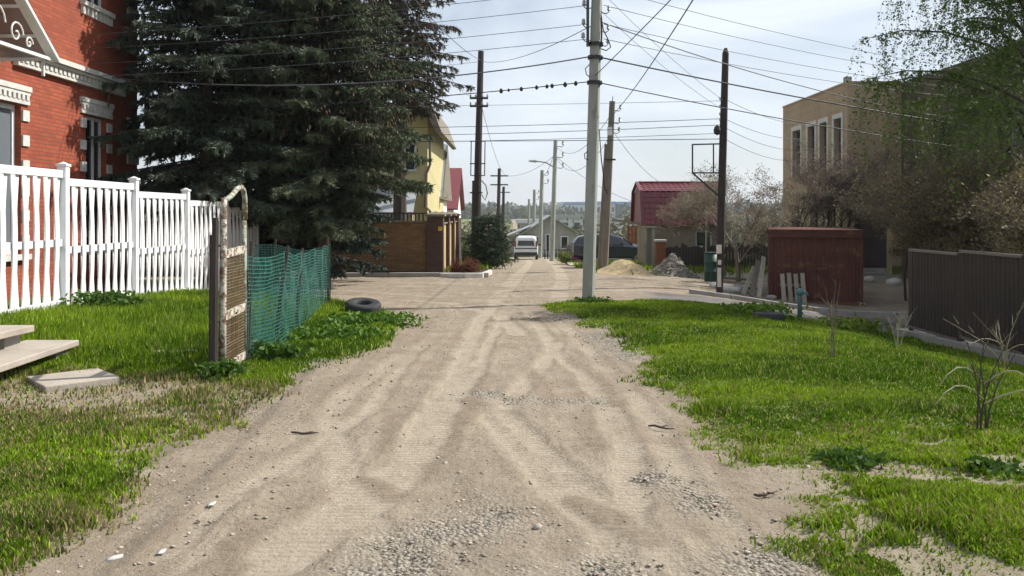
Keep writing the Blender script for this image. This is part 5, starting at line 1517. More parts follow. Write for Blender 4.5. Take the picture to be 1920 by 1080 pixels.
def van():
    x_, y_ = 1.02, 65.0; g = gz(x_, y_ + 2)
    t = thing('van', 'white estate van with roof rails seen from behind far down the road', 'van', (x_, y_, g))
    M = Matrix.Translation((x_, y_, g)) @ Matrix.Rotation(R(-2), 4, 'Z')
    body = loft([(0.02, [(.66, .40), (.80, .50), (.84, .98), (.80, 1.04), (.66, 1.58), (.56, 1.66)]),
                 (.15, [(.70, .30), (.86, .45), (.875, 1.0), (.83, 1.06), (.72, 1.68), (.58, 1.77)]),
                 (2.5, [(.70, .28), (.87, .45), (.88, 1.0), (.84, 1.06), (.73, 1.68), (.58, 1.78)]),
                 (2.95, [(.70, .28), (.87, .45), (.88, .98), (.82, 1.04), (.68, 1.58), (.55, 1.64)]),
                 (3.6, [(.70, .28), (.87, .45), (.87, .94), (.80, 1.0), (.60, 1.06), (.5, 1.08)]),
                 (4.25, [(.66, .30), (.84, .45), (.82, .78), (.74, .84), (.55, .88), (.4, .89)])], M, 'body', 'van_paint', t)
    panel([(-.62, -.005, 1.10), (.62, -.005, 1.10), (.55, .045, 1.52), (-.55, .045, 1.52)], M, (0, -.02, 0), 'rear_window', 'glass', t)
    panel([(-.83, -.03, .36), (.83, -.03, .36), (.83, -.03, .62), (-.83, -.03, .62)], M, (0, .12, 0), 'bumper', 'plastic_dark', t)
    panel([(-.80, -.012, .86), (.80, -.012, .86), (.80, -.012, .93), (-.80, -.012, .93)], M, (0, .06, 0), 'tailgate_trim', 'plastic_dark', t)
    panel([(-.26, -.045, .68), (.26, -.045, .68), (.26, -.045, .80), (-.26, -.045, .80)], M, (0, .06, 0), 'number_plate', 'plate_white', t)
    for s in (-1, 1):
        panel([(s * .72, -.01, 1.0), (s * .83, -.01, 1.0), (s * .80, .03, 1.42), (s * .72, .03, 1.45)], M, (0, .05, 0), 'tail_light', 'tail_red', t)
        b_ = MB().beam(M @ Vector((s * .56, .3, 1.83)), M @ Vector((s * .56, 2.4, 1.84)), .04, .04); b_.build('roof_rail', 'dark_metal', t)
        b_ = MB().obox(M @ Vector((s * .99, 2.75, 1.08)), (.09, 0, 0), (0, .05, 0), (0, 0, .075)); b_.build('mirror', 'plastic_dark', t, bevel=.02)
        panel([(s * .868, .35, 1.10), (s * .868, 2.5, 1.10), (s * .79, 2.3, 1.52), (s * .79, .4, 1.52)], M, (s * .01, 0, 0), 'side_window', 'glass', t)
        for yy in (.75, 3.4): wheel((s * .78, yy, .31), .31, .19, M, t)
    MB().beam(M @ Vector((-.62, .8, 1.85)), M @ Vector((.62, .8, 1.85)), .05, .05).build('roof_bar', 'dark_metal', t)
    MB().beam(M @ Vector((-.62, 1.9, 1.85)), M @ Vector((.62, 1.9, 1.85)), .05, .05).build('roof_bar', 'dark_metal', t)
van()

def dark_car():
    # nose to the right
    x_, y_ = 3.15, 46.0; g = gz(5, 46)
    t = thing('parked_car', 'dark navy blue hatchback parked side on behind the poles', 'car', (x_ + 2, y_, g))
    M = Matrix.Translation((x_, y_, g)) @ Matrix.Rotation(R(-90), 4, 'Z')
    M = Matrix.Translation((x_, y_, g)) @ Matrix(((0, 1, 0, 0), (-1, 0, 0, 0), (0, 0, 1, 0), (0, 0, 0, 1)))
    loft([(0.0, [(.60, .42), (.76, .52), (.78, .92), (.70, 1.0), (.58, 1.10), (.45, 1.12)]),
          (.25, [(.66, .26), (.83, .45), (.86, .96), (.80, 1.04), (.66, 1.36), (.52, 1.42)]),
          (.9, [(.68, .22), (.86, .42), (.89, .97), (.83, 1.03), (.66, 1.50), (.52, 1.55)]),
          (1.9, [(.68, .22), (.86, .42), (.89, .95), (.83, 1.01), (.66, 1.50), (.52, 1.56)]),
          (2.45, [(.68, .22), (.86, .42), (.89, .93), (.82, .99), (.64, 1.36), (.5, 1.42)]),
          (3.05, [(.68, .22), (.86, .42), (.88, .90), (.80, .96), (.62, 1.02), (.5, 1.04)]),
          (3.75, [(.66, .24), (.84, .42), (.84, .78), (.74, .86), (.58, .92), (.4, .93)]),
          (4.1, [(.55, .28), (.72, .42), (.70, .64), (.60, .70), (.48, .74), (.3, .75)])], M, 'body', 'car_paint', t)
    for s in (-1, 1):
        e = .012 * s
        panel([(s * .845 + e, .62, 1.05), (s * .84 + e, 1.42, 1.04), (s * .70 + e, 1.42, 1.45), (s * .71 + e, .85, 1.42)], M, (e, 0, 0), 'side_window', 'glass', t)
        panel([(s * .84 + e, 1.50, 1.04), (s * .835 + e, 2.62, 1.02), (s * .70 + e, 2.05, 1.43), (s * .70 + e, 1.50, 1.45)], M, (e, 0, 0), 'side_window', 'glass', t)
        panel([(s * .885, 1.28, .82), (s * .885, 1.46, .82), (s * .885, 1.46, .86), (s * .885, 1.28, .86)], M, (s * .02, 0, 0), 'door_handle', 'hub_metal', t)
        panel([(s * .87, .75, .26), (s * .87, 3.0, .26), (s * .87, 3.0, .34), (s * .87, .75, .34)], M, (s * .02, 0, 0), 'side_skirt', 'hub_metal', t)
        for yy in (.78, 3.25): wheel((s * .80, yy, .32), .32, .2, M, t)
        MB().obox(M @ Vector((s * .98, 2.45, 1.05)), (.06, 0, 0), (0, .09, 0), (0, 0, .07)).build('mirror', 'car_paint', t, bevel=.02)
        panel([(s * .50, 4.0, .60), (s * .72, 3.95, .60), (s * .72, 3.93, .72), (s * .50, 3.98, .74)], M, (0, .04, 0), 'headlight', 'glass_pale', t)
    panel([(-.62, 2.52, 1.34), (.62, 2.52, 1.34), (.70, 3.02, 1.04), (-.70, 3.02, 1.04)], M, (0, .015, .02), 'windscreen', 'glass', t)
dark_car()

# ------------------------------------------------------------------ conifers
def needles_from_twigs(P, D, L, K, nl, nw, tint_a, tint_b, U):
    """P,D,L arrays of twigs -> needle-tuft triangles"""
    N = len(P)
    t_ = RNG.random((N, K)) ** .85
    base = P[:, None] + D[:, None] * (L[:, None] * t_)[..., None]
    base[..., 2] -= .12 * (L[:, None] * t_) ** 1.5
    rv = RNG.normal(size=(N, K, 3)); rv -= (rv * D[:, None]).sum(-1, keepdims=True) * D[:, None]
    rv /= np.linalg.norm(rv, axis=-1, keepdims=True) + 1e-9
    nd = D[:, None] * .75 + rv * .62; nd[..., 2] -= .10
    nd /= np.linalg.norm(nd, axis=-1, keepdims=True)
    ln = nl * RNG.uniform(.7, 1.3, (N, K, 1))
    side = np.cross(nd, RNG.normal(size=(N, K, 3))); side /= np.linalg.norm(side, axis=-1, keepdims=True) + 1e-9
    side *= nw / 2
    V = np.stack([base - side, base + side, base + nd * ln], 2)
    mixv = np.clip(U[:, None, None] ** 1.4 * .65 + RNG.random((N, 1, 1)) * .25 + RNG.random((N, K, 1)) * .25 - .12, 0, 1)  # random variety, plus highlights painted in: outer tips lighter, inner twigs darker
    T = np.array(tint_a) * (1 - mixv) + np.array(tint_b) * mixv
    T = np.repeat(T[:, :, None, :], 3, 2)
    return V.reshape(-1, 3), T.reshape(-1, 3)

def conifer(name, label, loc, H, z0, Rmax, seed, tint_a, tint_b, zstep=.24, nb=8, K=13, nl=.085, nw=.022, lean=(0, 0), shape=.8, cat='tree', trunk_r=.16, droop=.35, rad_fn=None, twig_step=.11, group=None, up=.2):
    rs = np.random.default_rng(seed)
    x0, y0 = loc; g = gz(x0, y0)
    t = thing(name, label, cat, (x0, y0, g), group)
    P, D, L, U = [], [], [], []; bt = MB()
    bt.tube([(x0, y0, g - .3), (x0 + lean[0] * .5, y0 + lean[1] * .5, g + H * .5), (x0 + lean[0], y0 + lean[1], g + H)], [trunk_r * 1.15, trunk_r * .7, .02], 9)
    z = z0
    while z < H - .15:
        f_ = (z - z0) / (H - z0)
        Rz = Rmax * (1 - f_) ** shape if rad_fn is None else rad_fn(z)
        a0 = rs.uniform(0, 6.28)
        k = max(4, int(nb * (1 - .35 * f_)))
        for i in range(k):
            a = a0 + 6.283 * i / k + rs.normal(0, .25)
            Lb = Rz * rs.uniform(.62, 1.12) * (1.0 if rs.random() > .08 else 1.2)
            zz = g + z + rs.uniform(-zstep * .5, zstep * .5)
            o_ = np.array([x0 + lean[0] * (zz - g) / H, y0 + lean[1] * (zz - g) / H, zz])
            dirh = np.array([math.cos(a), math.sin(a), 0])
            dr = droop * (1 - .7 * f_)
            ns = max(3, int(Lb / .3))
            pts = []
            for s in range(ns + 1):
                u = s / ns
                pts.append(o_ + dirh * Lb * u + np.array([0, 0, Lb * (up * u - (dr + up) * u * u * .9 + .16 * u ** 4)]))
            bt.tube(pts, [.028 * (1 - u / (ns + 1)) * (.4 + Lb / 2.5) for u in range(ns + 1)], 4, caps=False)
            m_ = int(Lb / twig_step)
            for s in range(m_):
                u = (s + rs.random()) / m_
                if u < .18 and rs.random() < .7: continue
                j = min(int(u * ns), ns - 1); w_ = u * ns - j
                p = pts[j] * (1 - w_) + pts[j + 1] * w_
                dd = pts[j + 1] - pts[j]; dd = dd / np.linalg.norm(dd)
                lat = np.array([-dirh[1], dirh[0], 0])
                for sd in (-1, 1):
                    tl = (.18 + .42 * (1 - u) * min(1, Lb / 1.6)) * rs.uniform(.7, 1.25)
                    d_ = dd * rs.uniform(.5, .9) + lat * sd * rs.uniform(.5, 1.0) + np.array([0, 0, -rs.uniform(.05, .55)])
                    d_ /= np.linalg.norm(d_)
                    P.append(p); D.append(d_); L.append(tl); U.append(u)
                    if rs.random() < .35:
                        d2 = d_ * .6 + np.array([0, 0, -1.0]) * rs.uniform(.3, .9) + rs.normal(0, .2, 3); d2 /= np.linalg.norm(d2)
                        P.append(p + d_ * tl * .5); D.append(d2); L.append(tl * .7); U.append(u * .9)
            P.append(pts[-2]); D.append((pts[-1] - pts[-2]) / np.linalg.norm(pts[-1] - pts[-2])); L.append(.3); U.append(1.0)
        z += zstep * rs.uniform(.8, 1.2)
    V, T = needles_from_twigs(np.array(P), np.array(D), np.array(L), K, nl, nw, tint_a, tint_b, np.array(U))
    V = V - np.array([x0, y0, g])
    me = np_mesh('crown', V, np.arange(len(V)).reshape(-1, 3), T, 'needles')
    o = link(bpy.data.objects.new('crown', me)); o.parent = t; ORIG[o.name] = ORIG[t.name]
    bt.build('trunk', 'bark', t)
    return t
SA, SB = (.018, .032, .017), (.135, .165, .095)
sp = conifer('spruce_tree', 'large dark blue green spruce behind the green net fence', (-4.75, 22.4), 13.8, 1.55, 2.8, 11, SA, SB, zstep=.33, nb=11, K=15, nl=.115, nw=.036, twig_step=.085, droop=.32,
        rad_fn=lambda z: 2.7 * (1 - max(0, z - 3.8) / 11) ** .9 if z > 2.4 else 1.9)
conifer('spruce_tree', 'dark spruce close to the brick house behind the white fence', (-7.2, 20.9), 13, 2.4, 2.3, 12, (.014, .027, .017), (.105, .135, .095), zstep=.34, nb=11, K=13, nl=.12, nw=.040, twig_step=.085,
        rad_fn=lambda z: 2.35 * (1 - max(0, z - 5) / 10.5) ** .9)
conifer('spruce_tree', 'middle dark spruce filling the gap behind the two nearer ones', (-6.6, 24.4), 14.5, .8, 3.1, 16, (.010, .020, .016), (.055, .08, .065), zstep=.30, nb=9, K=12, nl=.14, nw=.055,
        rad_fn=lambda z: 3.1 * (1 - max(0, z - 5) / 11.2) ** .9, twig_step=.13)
conifer('spruce_tree', 'brownish tall spruce with bare lower trunk behind the brick boundary wall', (-4.0, 31.6), 16, 5.9, 2.3, 13, (.035, .026, .014), (.085, .072, .035), zstep=.3, nb=9, K=13, nl=.13, nw=.036, trunk_r=.24,  # needles browned: the windscreen reflection's tint put into their colour
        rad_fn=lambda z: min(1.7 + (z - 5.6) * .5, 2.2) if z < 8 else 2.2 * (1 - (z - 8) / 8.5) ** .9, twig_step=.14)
# brown cone clusters added to carry the windscreen reflection's tint on the upper crown
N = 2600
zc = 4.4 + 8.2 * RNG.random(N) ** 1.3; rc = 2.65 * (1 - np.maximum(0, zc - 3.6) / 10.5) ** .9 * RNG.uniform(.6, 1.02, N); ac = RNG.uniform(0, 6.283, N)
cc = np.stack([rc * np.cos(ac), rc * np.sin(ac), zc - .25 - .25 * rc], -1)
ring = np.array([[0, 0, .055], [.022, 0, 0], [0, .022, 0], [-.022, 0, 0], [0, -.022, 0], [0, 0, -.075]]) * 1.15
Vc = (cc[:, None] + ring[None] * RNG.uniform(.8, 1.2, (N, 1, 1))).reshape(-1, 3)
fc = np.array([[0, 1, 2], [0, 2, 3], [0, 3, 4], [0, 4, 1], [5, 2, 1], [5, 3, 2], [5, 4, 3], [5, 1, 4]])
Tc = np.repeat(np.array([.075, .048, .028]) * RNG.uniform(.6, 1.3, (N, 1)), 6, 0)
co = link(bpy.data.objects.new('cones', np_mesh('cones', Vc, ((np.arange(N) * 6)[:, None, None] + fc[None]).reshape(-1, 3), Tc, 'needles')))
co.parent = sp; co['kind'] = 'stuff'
conifer('juniper_bush', 'bushy dark green juniper beside the road behind the wall corner', (-.95, 36.4), 2.35, .12, 1.05, 14, (.014, .030, .016), (.05, .085, .04), zstep=.14, nb=9, K=12, nl=.09, nw=.03, shape=.45, cat='bush', trunk_r=.06, droop=-.15, up=.5)

# ------------------------------------------------------------------ broadleaf trees and shrubs
def grow(loc, H, seed, lean=(0, 0), spread=.55, levels=5, r0=.07, first=.22, nch=(2, 4), up=.25, jitter=.25, gr=None, twist=None):
    """recursive branching -> list of (p0,p1,r0,r1,level)"""
    rs = random.Random(seed); segs = []
    def rec(p, d, L, r_, lv):
        ns = 3 if lv < 2 else 2
        for s in range(ns):
            d = (d + Vector((rs.gauss(0, jitter * .35), rs.gauss(0, jitter * .35), rs.gauss(0, jitter * .2) + up * .12))).normalized()
            q_ = p + d * L / ns; r2 = r_ * .86
            segs.append((p, q_, r_, r2, lv)); p = q_; r_ = r2
            if lv < levels and s < ns - 1 and rs.random() < .65:
                side = Vector((rs.gauss(0, 1), rs.gauss(0, 1), rs.gauss(0, .5))).normalized()
                rec(p, (d + side * spread * 1.3).normalized(), L * rs.uniform(.5, .75), r_ * .55, lv + 1)
        if lv < levels:
            for c_ in range(rs.randint(*nch)):
                side = Vector((rs.gauss(0, 1), rs.gauss(0, 1), rs.gauss(0, .4))).normalized()
                rec(p, (d + side * spread).normalized(), L * rs.uniform(.6, .85), r_ * .68, lv + 1)
    g = gz(*loc) if gr is None else gr
    rec(Vector((loc[0], loc[1], g - .1)), Vector((lean[0], lean[1], 1)).normalized(), H * first, r0, 0)
    return segs

def seg_mesh(segs, n_=4, sides_small=3):
    V = []; F3 = []; F4 = []; k = 0
    for p, q_, a, c_, lv in segs:
        m_ = 6 if lv == 0 else (4 if lv < 3 else (3 if a > .012 else 2))
        d = (q_ - p).normalized(); s = d.orthogonal().normalized(); t_ = d.cross(s)
        for (o_, r_) in ((p, a), (q_, c_)):
            for j in range(m_):
                an = 2 * math.pi * j / m_; V.append(o_ + (s * math.cos(an) + t_ * math.sin(an)) * r_)
        for j in range(m_ if m_ > 2 else 1): F4.append((k + j, k + (j + 1) % m_, k + m_ + (j + 1) % m_, k + m_ + j))
        k += 2 * m_
    return np.array([v[:] for v in V]), np.array(F4)

def leaves_at(P, size, tint_a, tint_b, jit=.05):
    N = len(P)
    c_ = P + RNG.normal(0, jit, (N, 3))
    u = RNG.normal(size=(N, 3)); u /= np.linalg.norm(u, axis=1, keepdims=True)
    v = np.cross(u, RNG.normal(size=(N, 3))); v /= np.linalg.norm(v, axis=1, keepdims=True) + 1e-9
    s = size * RNG.uniform(.6, 1.3, (N, 1))
    V = np.stack([c_ - u * s, c_ - v * s * .55, c_ + u * s, c_ + v * s * .55], 1)
    m_ = RNG.random((N, 1, 1)); T = np.repeat(np.array(tint_a) * (1 - m_) + np.array(tint_b) * m_, 4, 1)
    return V.reshape(-1, 3), np.arange(N * 4).reshape(-1, 4), T.reshape(-1, 3)

def tree(name, label, loc, H, seed, leaf_n=0, leaf_size=.03, ta=(.1, .1, .04), tb=(.16, .15, .06), cat='tree', bark='twig', group=None, minr=.0, leafm='leaves', jit=.06, **kw):
    g = kw.get('gr') if kw.get('gr') is not None else gz(*loc)
    t = thing(name, label, cat, (loc[0], loc[1], g), group)
    segs = grow(loc, H, seed, **kw)
    # scale to the wanted height
    zmax = max(s[1].z for s in segs); k = H / (zmax - g)
    base = Vector((loc[0], loc[1], g))
    segs = [(base + (p - base) * k, base + (q_ - base) * k, max(a, minr), max(c_, minr * .8), lv) for p, q_, a, c_, lv in segs]
    o0 = np.array(base)
    for nm, f_ in (('trunk', lambda lv: lv <= 1), ('crown', lambda lv: lv > 1)):
        ss = [s for s in segs if f_(s[4])]
        if not ss: continue
        V, F = seg_mesh(ss)
        o = link(bpy.data.objects.new(nm, np_mesh(nm, V - o0, F, m=bark))); o.parent = t; ORIG[o.name] = ORIG[t.name]
        if nm == 'crown' and leaf_n:
            tips = np.array([np.array(s[0].lerp(s[1], random.random())[:]) for s in ss if s[4] >= kw.get('levels', 5) - 1])
            P = tips[RNG.integers(0, len(tips), leaf_n)]
            V, F, T = leaves_at(P, leaf_size, ta, tb, jit)
            l = link(bpy.data.objects.new('foliage', np_mesh('foliage', V - o0, F, T, leafm))); l.parent = o; ORIG[l.name] = ORIG[t.name]
    return t
OL1, OL2 = (.12, .095, .045), (.22, .18, .085)
tree('bare_tree', 'leaning bare fruit tree with grey twigs just left of the red garage', (6.62, 26.2), 3.9, 5, 7800, .026, (.16, .13, .09), (.24, .20, .13), lean=(.28, .1), spread=.75, levels=6, r0=.085, minr=.0035)
tree('bare_tree', 'wide bare fruit tree between the bracket pole and the garage, behind the leaning one', (7.3, 30.5), 4.0, 15, 7200, .026, (.14, .12, .07), (.22, .19, .11), lean=(-.1, 0), spread=.8, levels=6, r0=.08, minr=.004)
tree('bare_tree', 'bare tree with thin dark stems behind the left half of the garage', (9.75, 29.3), 4.6, 25, 4500, .026, (.15, .11, .09), (.22, .17, .13), spread=.5, levels=6, r0=.085, minr=.004, bark='twig_dark')
tree('bare_tree', 'bare dark tree behind the middle of the garage', (10.55, 29.8), 4.5, 35, 4500, .026, (.15, .11, .09), (.22, .17, .13), spread=.5, levels=6, r0=.09, minr=.004, bark='twig_dark')
tree('bare_tree', 'bare dark tree at the corner of the tan building', (11.4, 30.3), 5.0, 46, 3900, .026, (.15, .11, .09), (.22, .17, .13), spread=.45, levels=6, r0=.10, minr=.004, bark='twig_dark')
tree('bare_shrub', 'tangled brown shrub behind the first panel of the brown fence', (9.0, 19.2), 4.2, 55, 14400, .032, OL1, OL2, spread=.7, levels=6, r0=.05, minr=.004, cat='shrub', bark='twig_dark', first=.16, nch=(3, 4))
tree('bare_shrub', 'tall olive shrub behind the second panel of the brown fence', (10.3, 17.6), 4.4, 65, 16800, .032, OL1, OL2, spread=.7, levels=6, r0=.05, minr=.004, cat='shrub', bark='twig_dark', first=.16, nch=(3, 4))
tree('bare_shrub', 'brown twiggy shrub between the garage and the brown fence', (10.9, 24.5), 3.4, 75, 8800, .032, (.11, .085, .055), (.17, .13, .08), spread=.7, levels=6, r0=.045, minr=.004, cat='shrub', bark='twig_dark', first=.16, nch=(2, 4))
tree('bare_shrub', 'olive shrub at the right edge behind the brown fence', (9.4, 14.2), 3.6, 85, 14400, .032, OL1, OL2, spread=.75, levels=6, r0=.05, minr=.0035, cat='shrub', bark='twig_dark', first=.16, nch=(3, 4))

def birch():
    loc = (10.9, 18.6); g = gz(*loc); H = 11
    t = thing('birch_tree', 'weeping birch with small fresh green leaves at the upper right', 'tree', (*loc, g))
    rs = random.Random(99)
    MB().tube([(loc[0], loc[1], g - .2), (loc[0] + .1, loc[1], 3), (loc[0] - .1, loc[1] + .1, 7), (loc[0], loc[1], g + H)], [.19, .15, .09, .02], 9).build('trunk', 'birch_bark', t, smooth_=True)
    lb = MB(); tw = []; LP = []
    for i in range(84):
        z = 2.2 + (H - 3.0) * rs.random() ** .8; a = rs.uniform(0, 6.283)
        L = (3.3 * (1 - (z - 2.4) / (H)) + .5) * rs.uniform(.65, 1.1)
        d = Vector((math.cos(a), math.sin(a), .75)); p0 = Vector((loc[0], loc[1], z))
        pts = [p0 + Vector((d.x * L * u, d.y * L * u, L * (.75 * u - .55 * u * u))) for u in (0, .25, .5, .75, 1)]
        lb.tube(pts, [.04, .03, .022, .014, .006], 5, caps=False)
        for s in range(int(L * 14)):
            u = rs.uniform(.25, 1); j = min(int(u * 4), 3); p = pts[j].lerp(pts[j + 1], u * 4 - j)
            ln = rs.uniform(.6, 2.0); o_ = Vector((rs.gauss(0, .35), rs.gauss(0, .35), 0))
            q1 = p + o_ * .6 + Vector((0, 0, -.12)); q2 = p + o_ + Vector((0, 0, -ln * .6)); q3 = p + o_ * 1.1 + Vector((rs.gauss(0, .05), 0, -ln))
            for aa, bb in ((p, q1), (q1, q2), (q2, q3)): tw.append((aa, bb, .004, .003, 5))
            for k in range(int(ln * 30)):
                f_ = rs.random(); LP.append((p.lerp(q1, f_ * 3) if f_ < .33 else (q1.lerp(q2, f_ * 3 - 1) if f_ < .66 else q2.lerp(q3, f_ * 3 - 2)))[:])
    o0 = np.array([*loc, g])
    lb.build('limbs', 'twig_dark', t)
    V, F = seg_mesh(tw); o = link(bpy.data.objects.new('crown', np_mesh('crown', V - o0, F, m='twig_dark'))); o.parent = t; ORIG[o.name] = ORIG[t.name]
    V, F, T = leaves_at(np.array(LP), .031, (.040, .085, .008), (.11, .17, .02), .032)
    l = link(bpy.data.objects.new('foliage', np_mesh('foliage', V - o0, F, T, 'leaves'))); l.parent = o; ORIG[l.name] = ORIG[t.name]
birch()

def leaf_ball(name, label, c_, rx, ry, rz, n_, size, ta, tb, cat='bush', lumps=7, bark='twig_dark', leafm='leaves', group=None, seed=0):
    """rounded bush: stems plus leaves in uneven lumps"""
    rs = np.random.default_rng(seed + 100); g = gz(c_[0], c_[1])
    t = thing(name, label, cat, (c_[0], c_[1], g), group)
    cen = rs.normal(size=(lumps, 3)); cen /= np.linalg.norm(cen, axis=1, keepdims=True); cen *= rs.uniform(.25, .75, (lumps, 1)); cen[:, 2] = np.abs(cen[:, 2])
    rad = rs.uniform(.3, .55, lumps)
    k = rs.integers(0, lumps, n_); v = rs.normal(size=(n_, 3)); v /= np.linalg.norm(v, axis=1, keepdims=True); v *= rs.random((n_, 1)) ** .4
    P = cen[k] + v * rad[k][:, None]; P[:, 2] = np.abs(P[:, 2])
    P = P * np.array([rx, ry, rz * .8]) + np.array([0, 0, .08 * rz])
    V, F, T = leaves_at(P, size, ta, tb, size * .5)
    sb = MB()
    for i in range(lumps * 2):
        e = P[rs.integers(0, n_)] * .85
        sb.tube([(e[0] * .1 + c_[0], e[1] * .1 + c_[1], g - .05), (e[0] * .6 + c_[0], e[1] * .6 + c_[1], g + e[2] * .5), (e[0] + c_[0], e[1] + c_[1], g + e[2])], [.012 * rz + .006, .008 * rz + .004, .004], 4, caps=False)
    sb.build('stems', bark, t)
    l = link(bpy.data.objects.new('foliage', np_mesh('foliage', V, F, T, leafm))); l.parent = t; ORIG[l.name] = ORIG[t.name]
    return t
leaf_ball('barberry_bush', 'round reddish brown bush in the small bed at the wall corner', (-1.55, 28.15), .55, .5, .95, 5200, .022, (.09, .028, .016), (.20, .07, .035), lumps=10, seed=1)
leaf_ball('lilac_bush', 'small magenta flowering bush behind the concrete pole', (3.55, 47.5), .5, .45, 1.25, 1500, .04, (.22, .03, .16), (.36, .08, .28), leafm='petals', seed=2)
leaf_ball('garden_shrub', 'low yellow green shrub beside the pale concrete pad', (3.0, 48), .85, .6, .95, 1800, .05, (.10, .14, .02), (.22, .25, .05), seed=3)
BR1, BR2 = (.09, .075, .045), (.15, .13, .075)
for i, (x_, y_, rx, rz, ta, tb, lab) in enumerate((
        (-2.6, 46, 1.4, 2.3, (.05, .07, .03), (.11, .13, .05), 'mixed green brown hedge bush behind the juniper, left of the far road'),
        (-1.7, 56, 1.5, 2.2, BR1, BR2, 'brown leafless bush left of the white van'),
        (-2.4, 66, 1.8, 2.7, (.06, .08, .03), (.12, .13, .06), 'olive bush farther behind the brown one left of the van'),
        (-1.0, 76, 1.4, 2.2, BR1, BR2, 'brown bush in front of the far dark poles'),
        (5.6, 60, 1.6, 2.0, BR1, BR2, 'brown brush behind the leaning pole'),
        (7.3, 62, 1.9, 2.3, (.10, .085, .06), (.17, .14, .10), 'greyish brown brush left of the maroon roofed barn'),
        (9.2, 66, 1.9, 2.5, BR1, BR2, 'brown brush tucked behind the maroon roof'),
        (5.2, 70, 1.7, 2.0, (.08, .06, .055), (.15, .10, .10), 'dull purple brown brush right of the far gabled house'))):
    leaf_ball('roadside_bush', lab, (x_, y_), rx, rx, rz, 3200, .06, ta, tb, lumps=12, seed=20 + i)

# dark board gate beyond the pillars
t = thing('dark_board_gate', 'dark board gate between the brick pillars and the juniper', 'gate', (-2.3, 38.5, gz(-2.3, 38.5)))
pm = MB().box(-.015, .015, -.12, .12, -1.0, 2.15).mesh('gate_board')
for i in range(18): piece('gate_board', pm, 'tarred_wood', t, (-2.35, 36.55 + i * .25, gz(-2.3, 38.5)))
part('gate_rail', 'tarred_wood', t, (-2.42, -2.37, 36.45, 41, .6, .7))
t = thing('white_gate', 'low pale picket gate at the far end of the road right of the van', 'gate', (3.3, 70, gz(3.3, 70)))
pm = MB().box(-.05, .05, -.02, .02, 0, .75).mesh('gate_picket')
for i in range(9): piece('gate_picket', pm, 'white_paint' if i % 3 else 'dark_metal', t, (2.6 + i * .22, 70, gz(3.3, 70)))
part('gate_rail', 'white_paint', t, (2.5, 4.5, 70.03, 70.07, gz(3.3, 70) + .5, gz(3.3, 70) + .58))

# ------------------------------------------------------------------ far valley: woods, sheds, works
def wood(name, label, n_crowns, y0, y1, x_of, size, ta, tb, per, leaf, zoff=0):
    ys = RNG.uniform(y0, y1, n_crowns); xs = x_of(ys, RNG.random(n_crowns))
    zb = gz_arr(xs, ys) + (vnoise(xs, ys, .004, 61, 3) - .5) * np.clip((ys - 90) / 600, 0, 1) * 14
    s = size * RNG.uniform(.6, 1.3, n_crowns)
    v = RNG.normal(size=(n_crowns, per, 3)); v /= np.linalg.norm(v, axis=-1, keepdims=True); v *= RNG.random((n_crowns, per, 1)) ** .5
    P = v * np.stack([s * .55, s * .55, s * .5], -1)[:, None] + np.stack([xs, ys, zb + s * .45], -1)[:, None]
    m_ = RNG.random((n_crowns, 1, 1)); base = np.array(ta) * (1 - m_) + np.array(tb) * m_
    V, F, T = leaves_at(P.reshape(-1, 3), leaf, ta, tb, .1)
    T = np.repeat(np.repeat(base, per, 1).reshape(-1, 3), 4, 0) * RNG.uniform(.75, 1.25, (len(T) // 4, 1)).repeat(4, 0)
    tag(link(bpy.data.objects.new(name, np_mesh(name, V, F, T, 'leaves'))), label, 'wood', kind='stuff')
wood('valley_wood', 'band of budding trees and gardens on the near valley side', 420, 110, 300, lambda y, u: (u - .5) * 1.5 * y, 5.0, (.06, .065, .03), (.13, .11, .06), 90, .55)
wood('far_wood', 'dark far tree line along the horizon', 900, 600, 1500, lambda y, u: (u - .5) * 1.4 * y, 13, (.035, .055, .03), (.07, .09, .045), 45, 2.6)
wood('distant_garden', 'greenish garden thickets below the far tree line', 420, 300, 600, lambda y, u: (u - .5) * 1.4 * y, 6.5, (.05, .065, .03), (.12, .13, .06), 70, .9)
def shed(name, label, x0, x1, y_, z0, z1, wall_m, roof_m, d=10, wins=0):
    t = thing(name, label, 'building', ((x0 + x1) / 2, y_, z0))
    part('wall', wall_m, t, (x0, x1, y_, y_ + d, z0, z1))
    part('roof', roof_m, t, (x0 - .5, x1 + .5, y_ - .5, y_ + d + .5, z1 + .02, z1 + (z1 - z0) * .22))
    for i in range(wins):
        a = x0 + (x1 - x0) * (i + .25) / wins; part('window', 'glass', t, (a, a + (x1 - x0) / wins * .5, y_ - .08, y_ + .02, z0 + (z1 - z0) * .45, z0 + (z1 - z0) * .8))
shed('factory_hall', 'long blue and white factory hall on the horizon left of the concrete pole', 42, 64, 700, -2, 8.2, 'factory_white', 'factory_blue', 30, 6)
shed('factory_hall', 'blue factory hall on the horizon between the concrete and leaning poles', 67, 82, 705, -2, 8.6, 'factory_white', 'factory_blue', 30, 4)
shed('factory_hall', 'pale blue factory hall on the horizon right of the leaning pole', 84, 97, 700, -2, 8.4, 'factory_blue', 'factory_blue', 30, 3)
shed('factory_block', 'narrow white block at the left end of the far factory', 36, 39.5, 695, -2, 8.0, 'factory_white', 'factory_white', 12, 0)
shed('far_shed', 'pale roofed shed in the valley behind the gabled house ridge', 8, 24, 300, -6.5, -.4, 'factory_white', 'slate_roof', 14, 4)
shed('far_shed', 'smaller pale shed in the valley left of the gabled house', 1.5, 9, 240, -6.2, -1.2, 'grey_plaster', 'factory_white', 10, 2)
shed('far_shed', 'low cream shed in the valley right of the concrete pole', 30, 42, 310, -5.5, -1.4, 'factory_white', 'slate_roof', 10, 3)

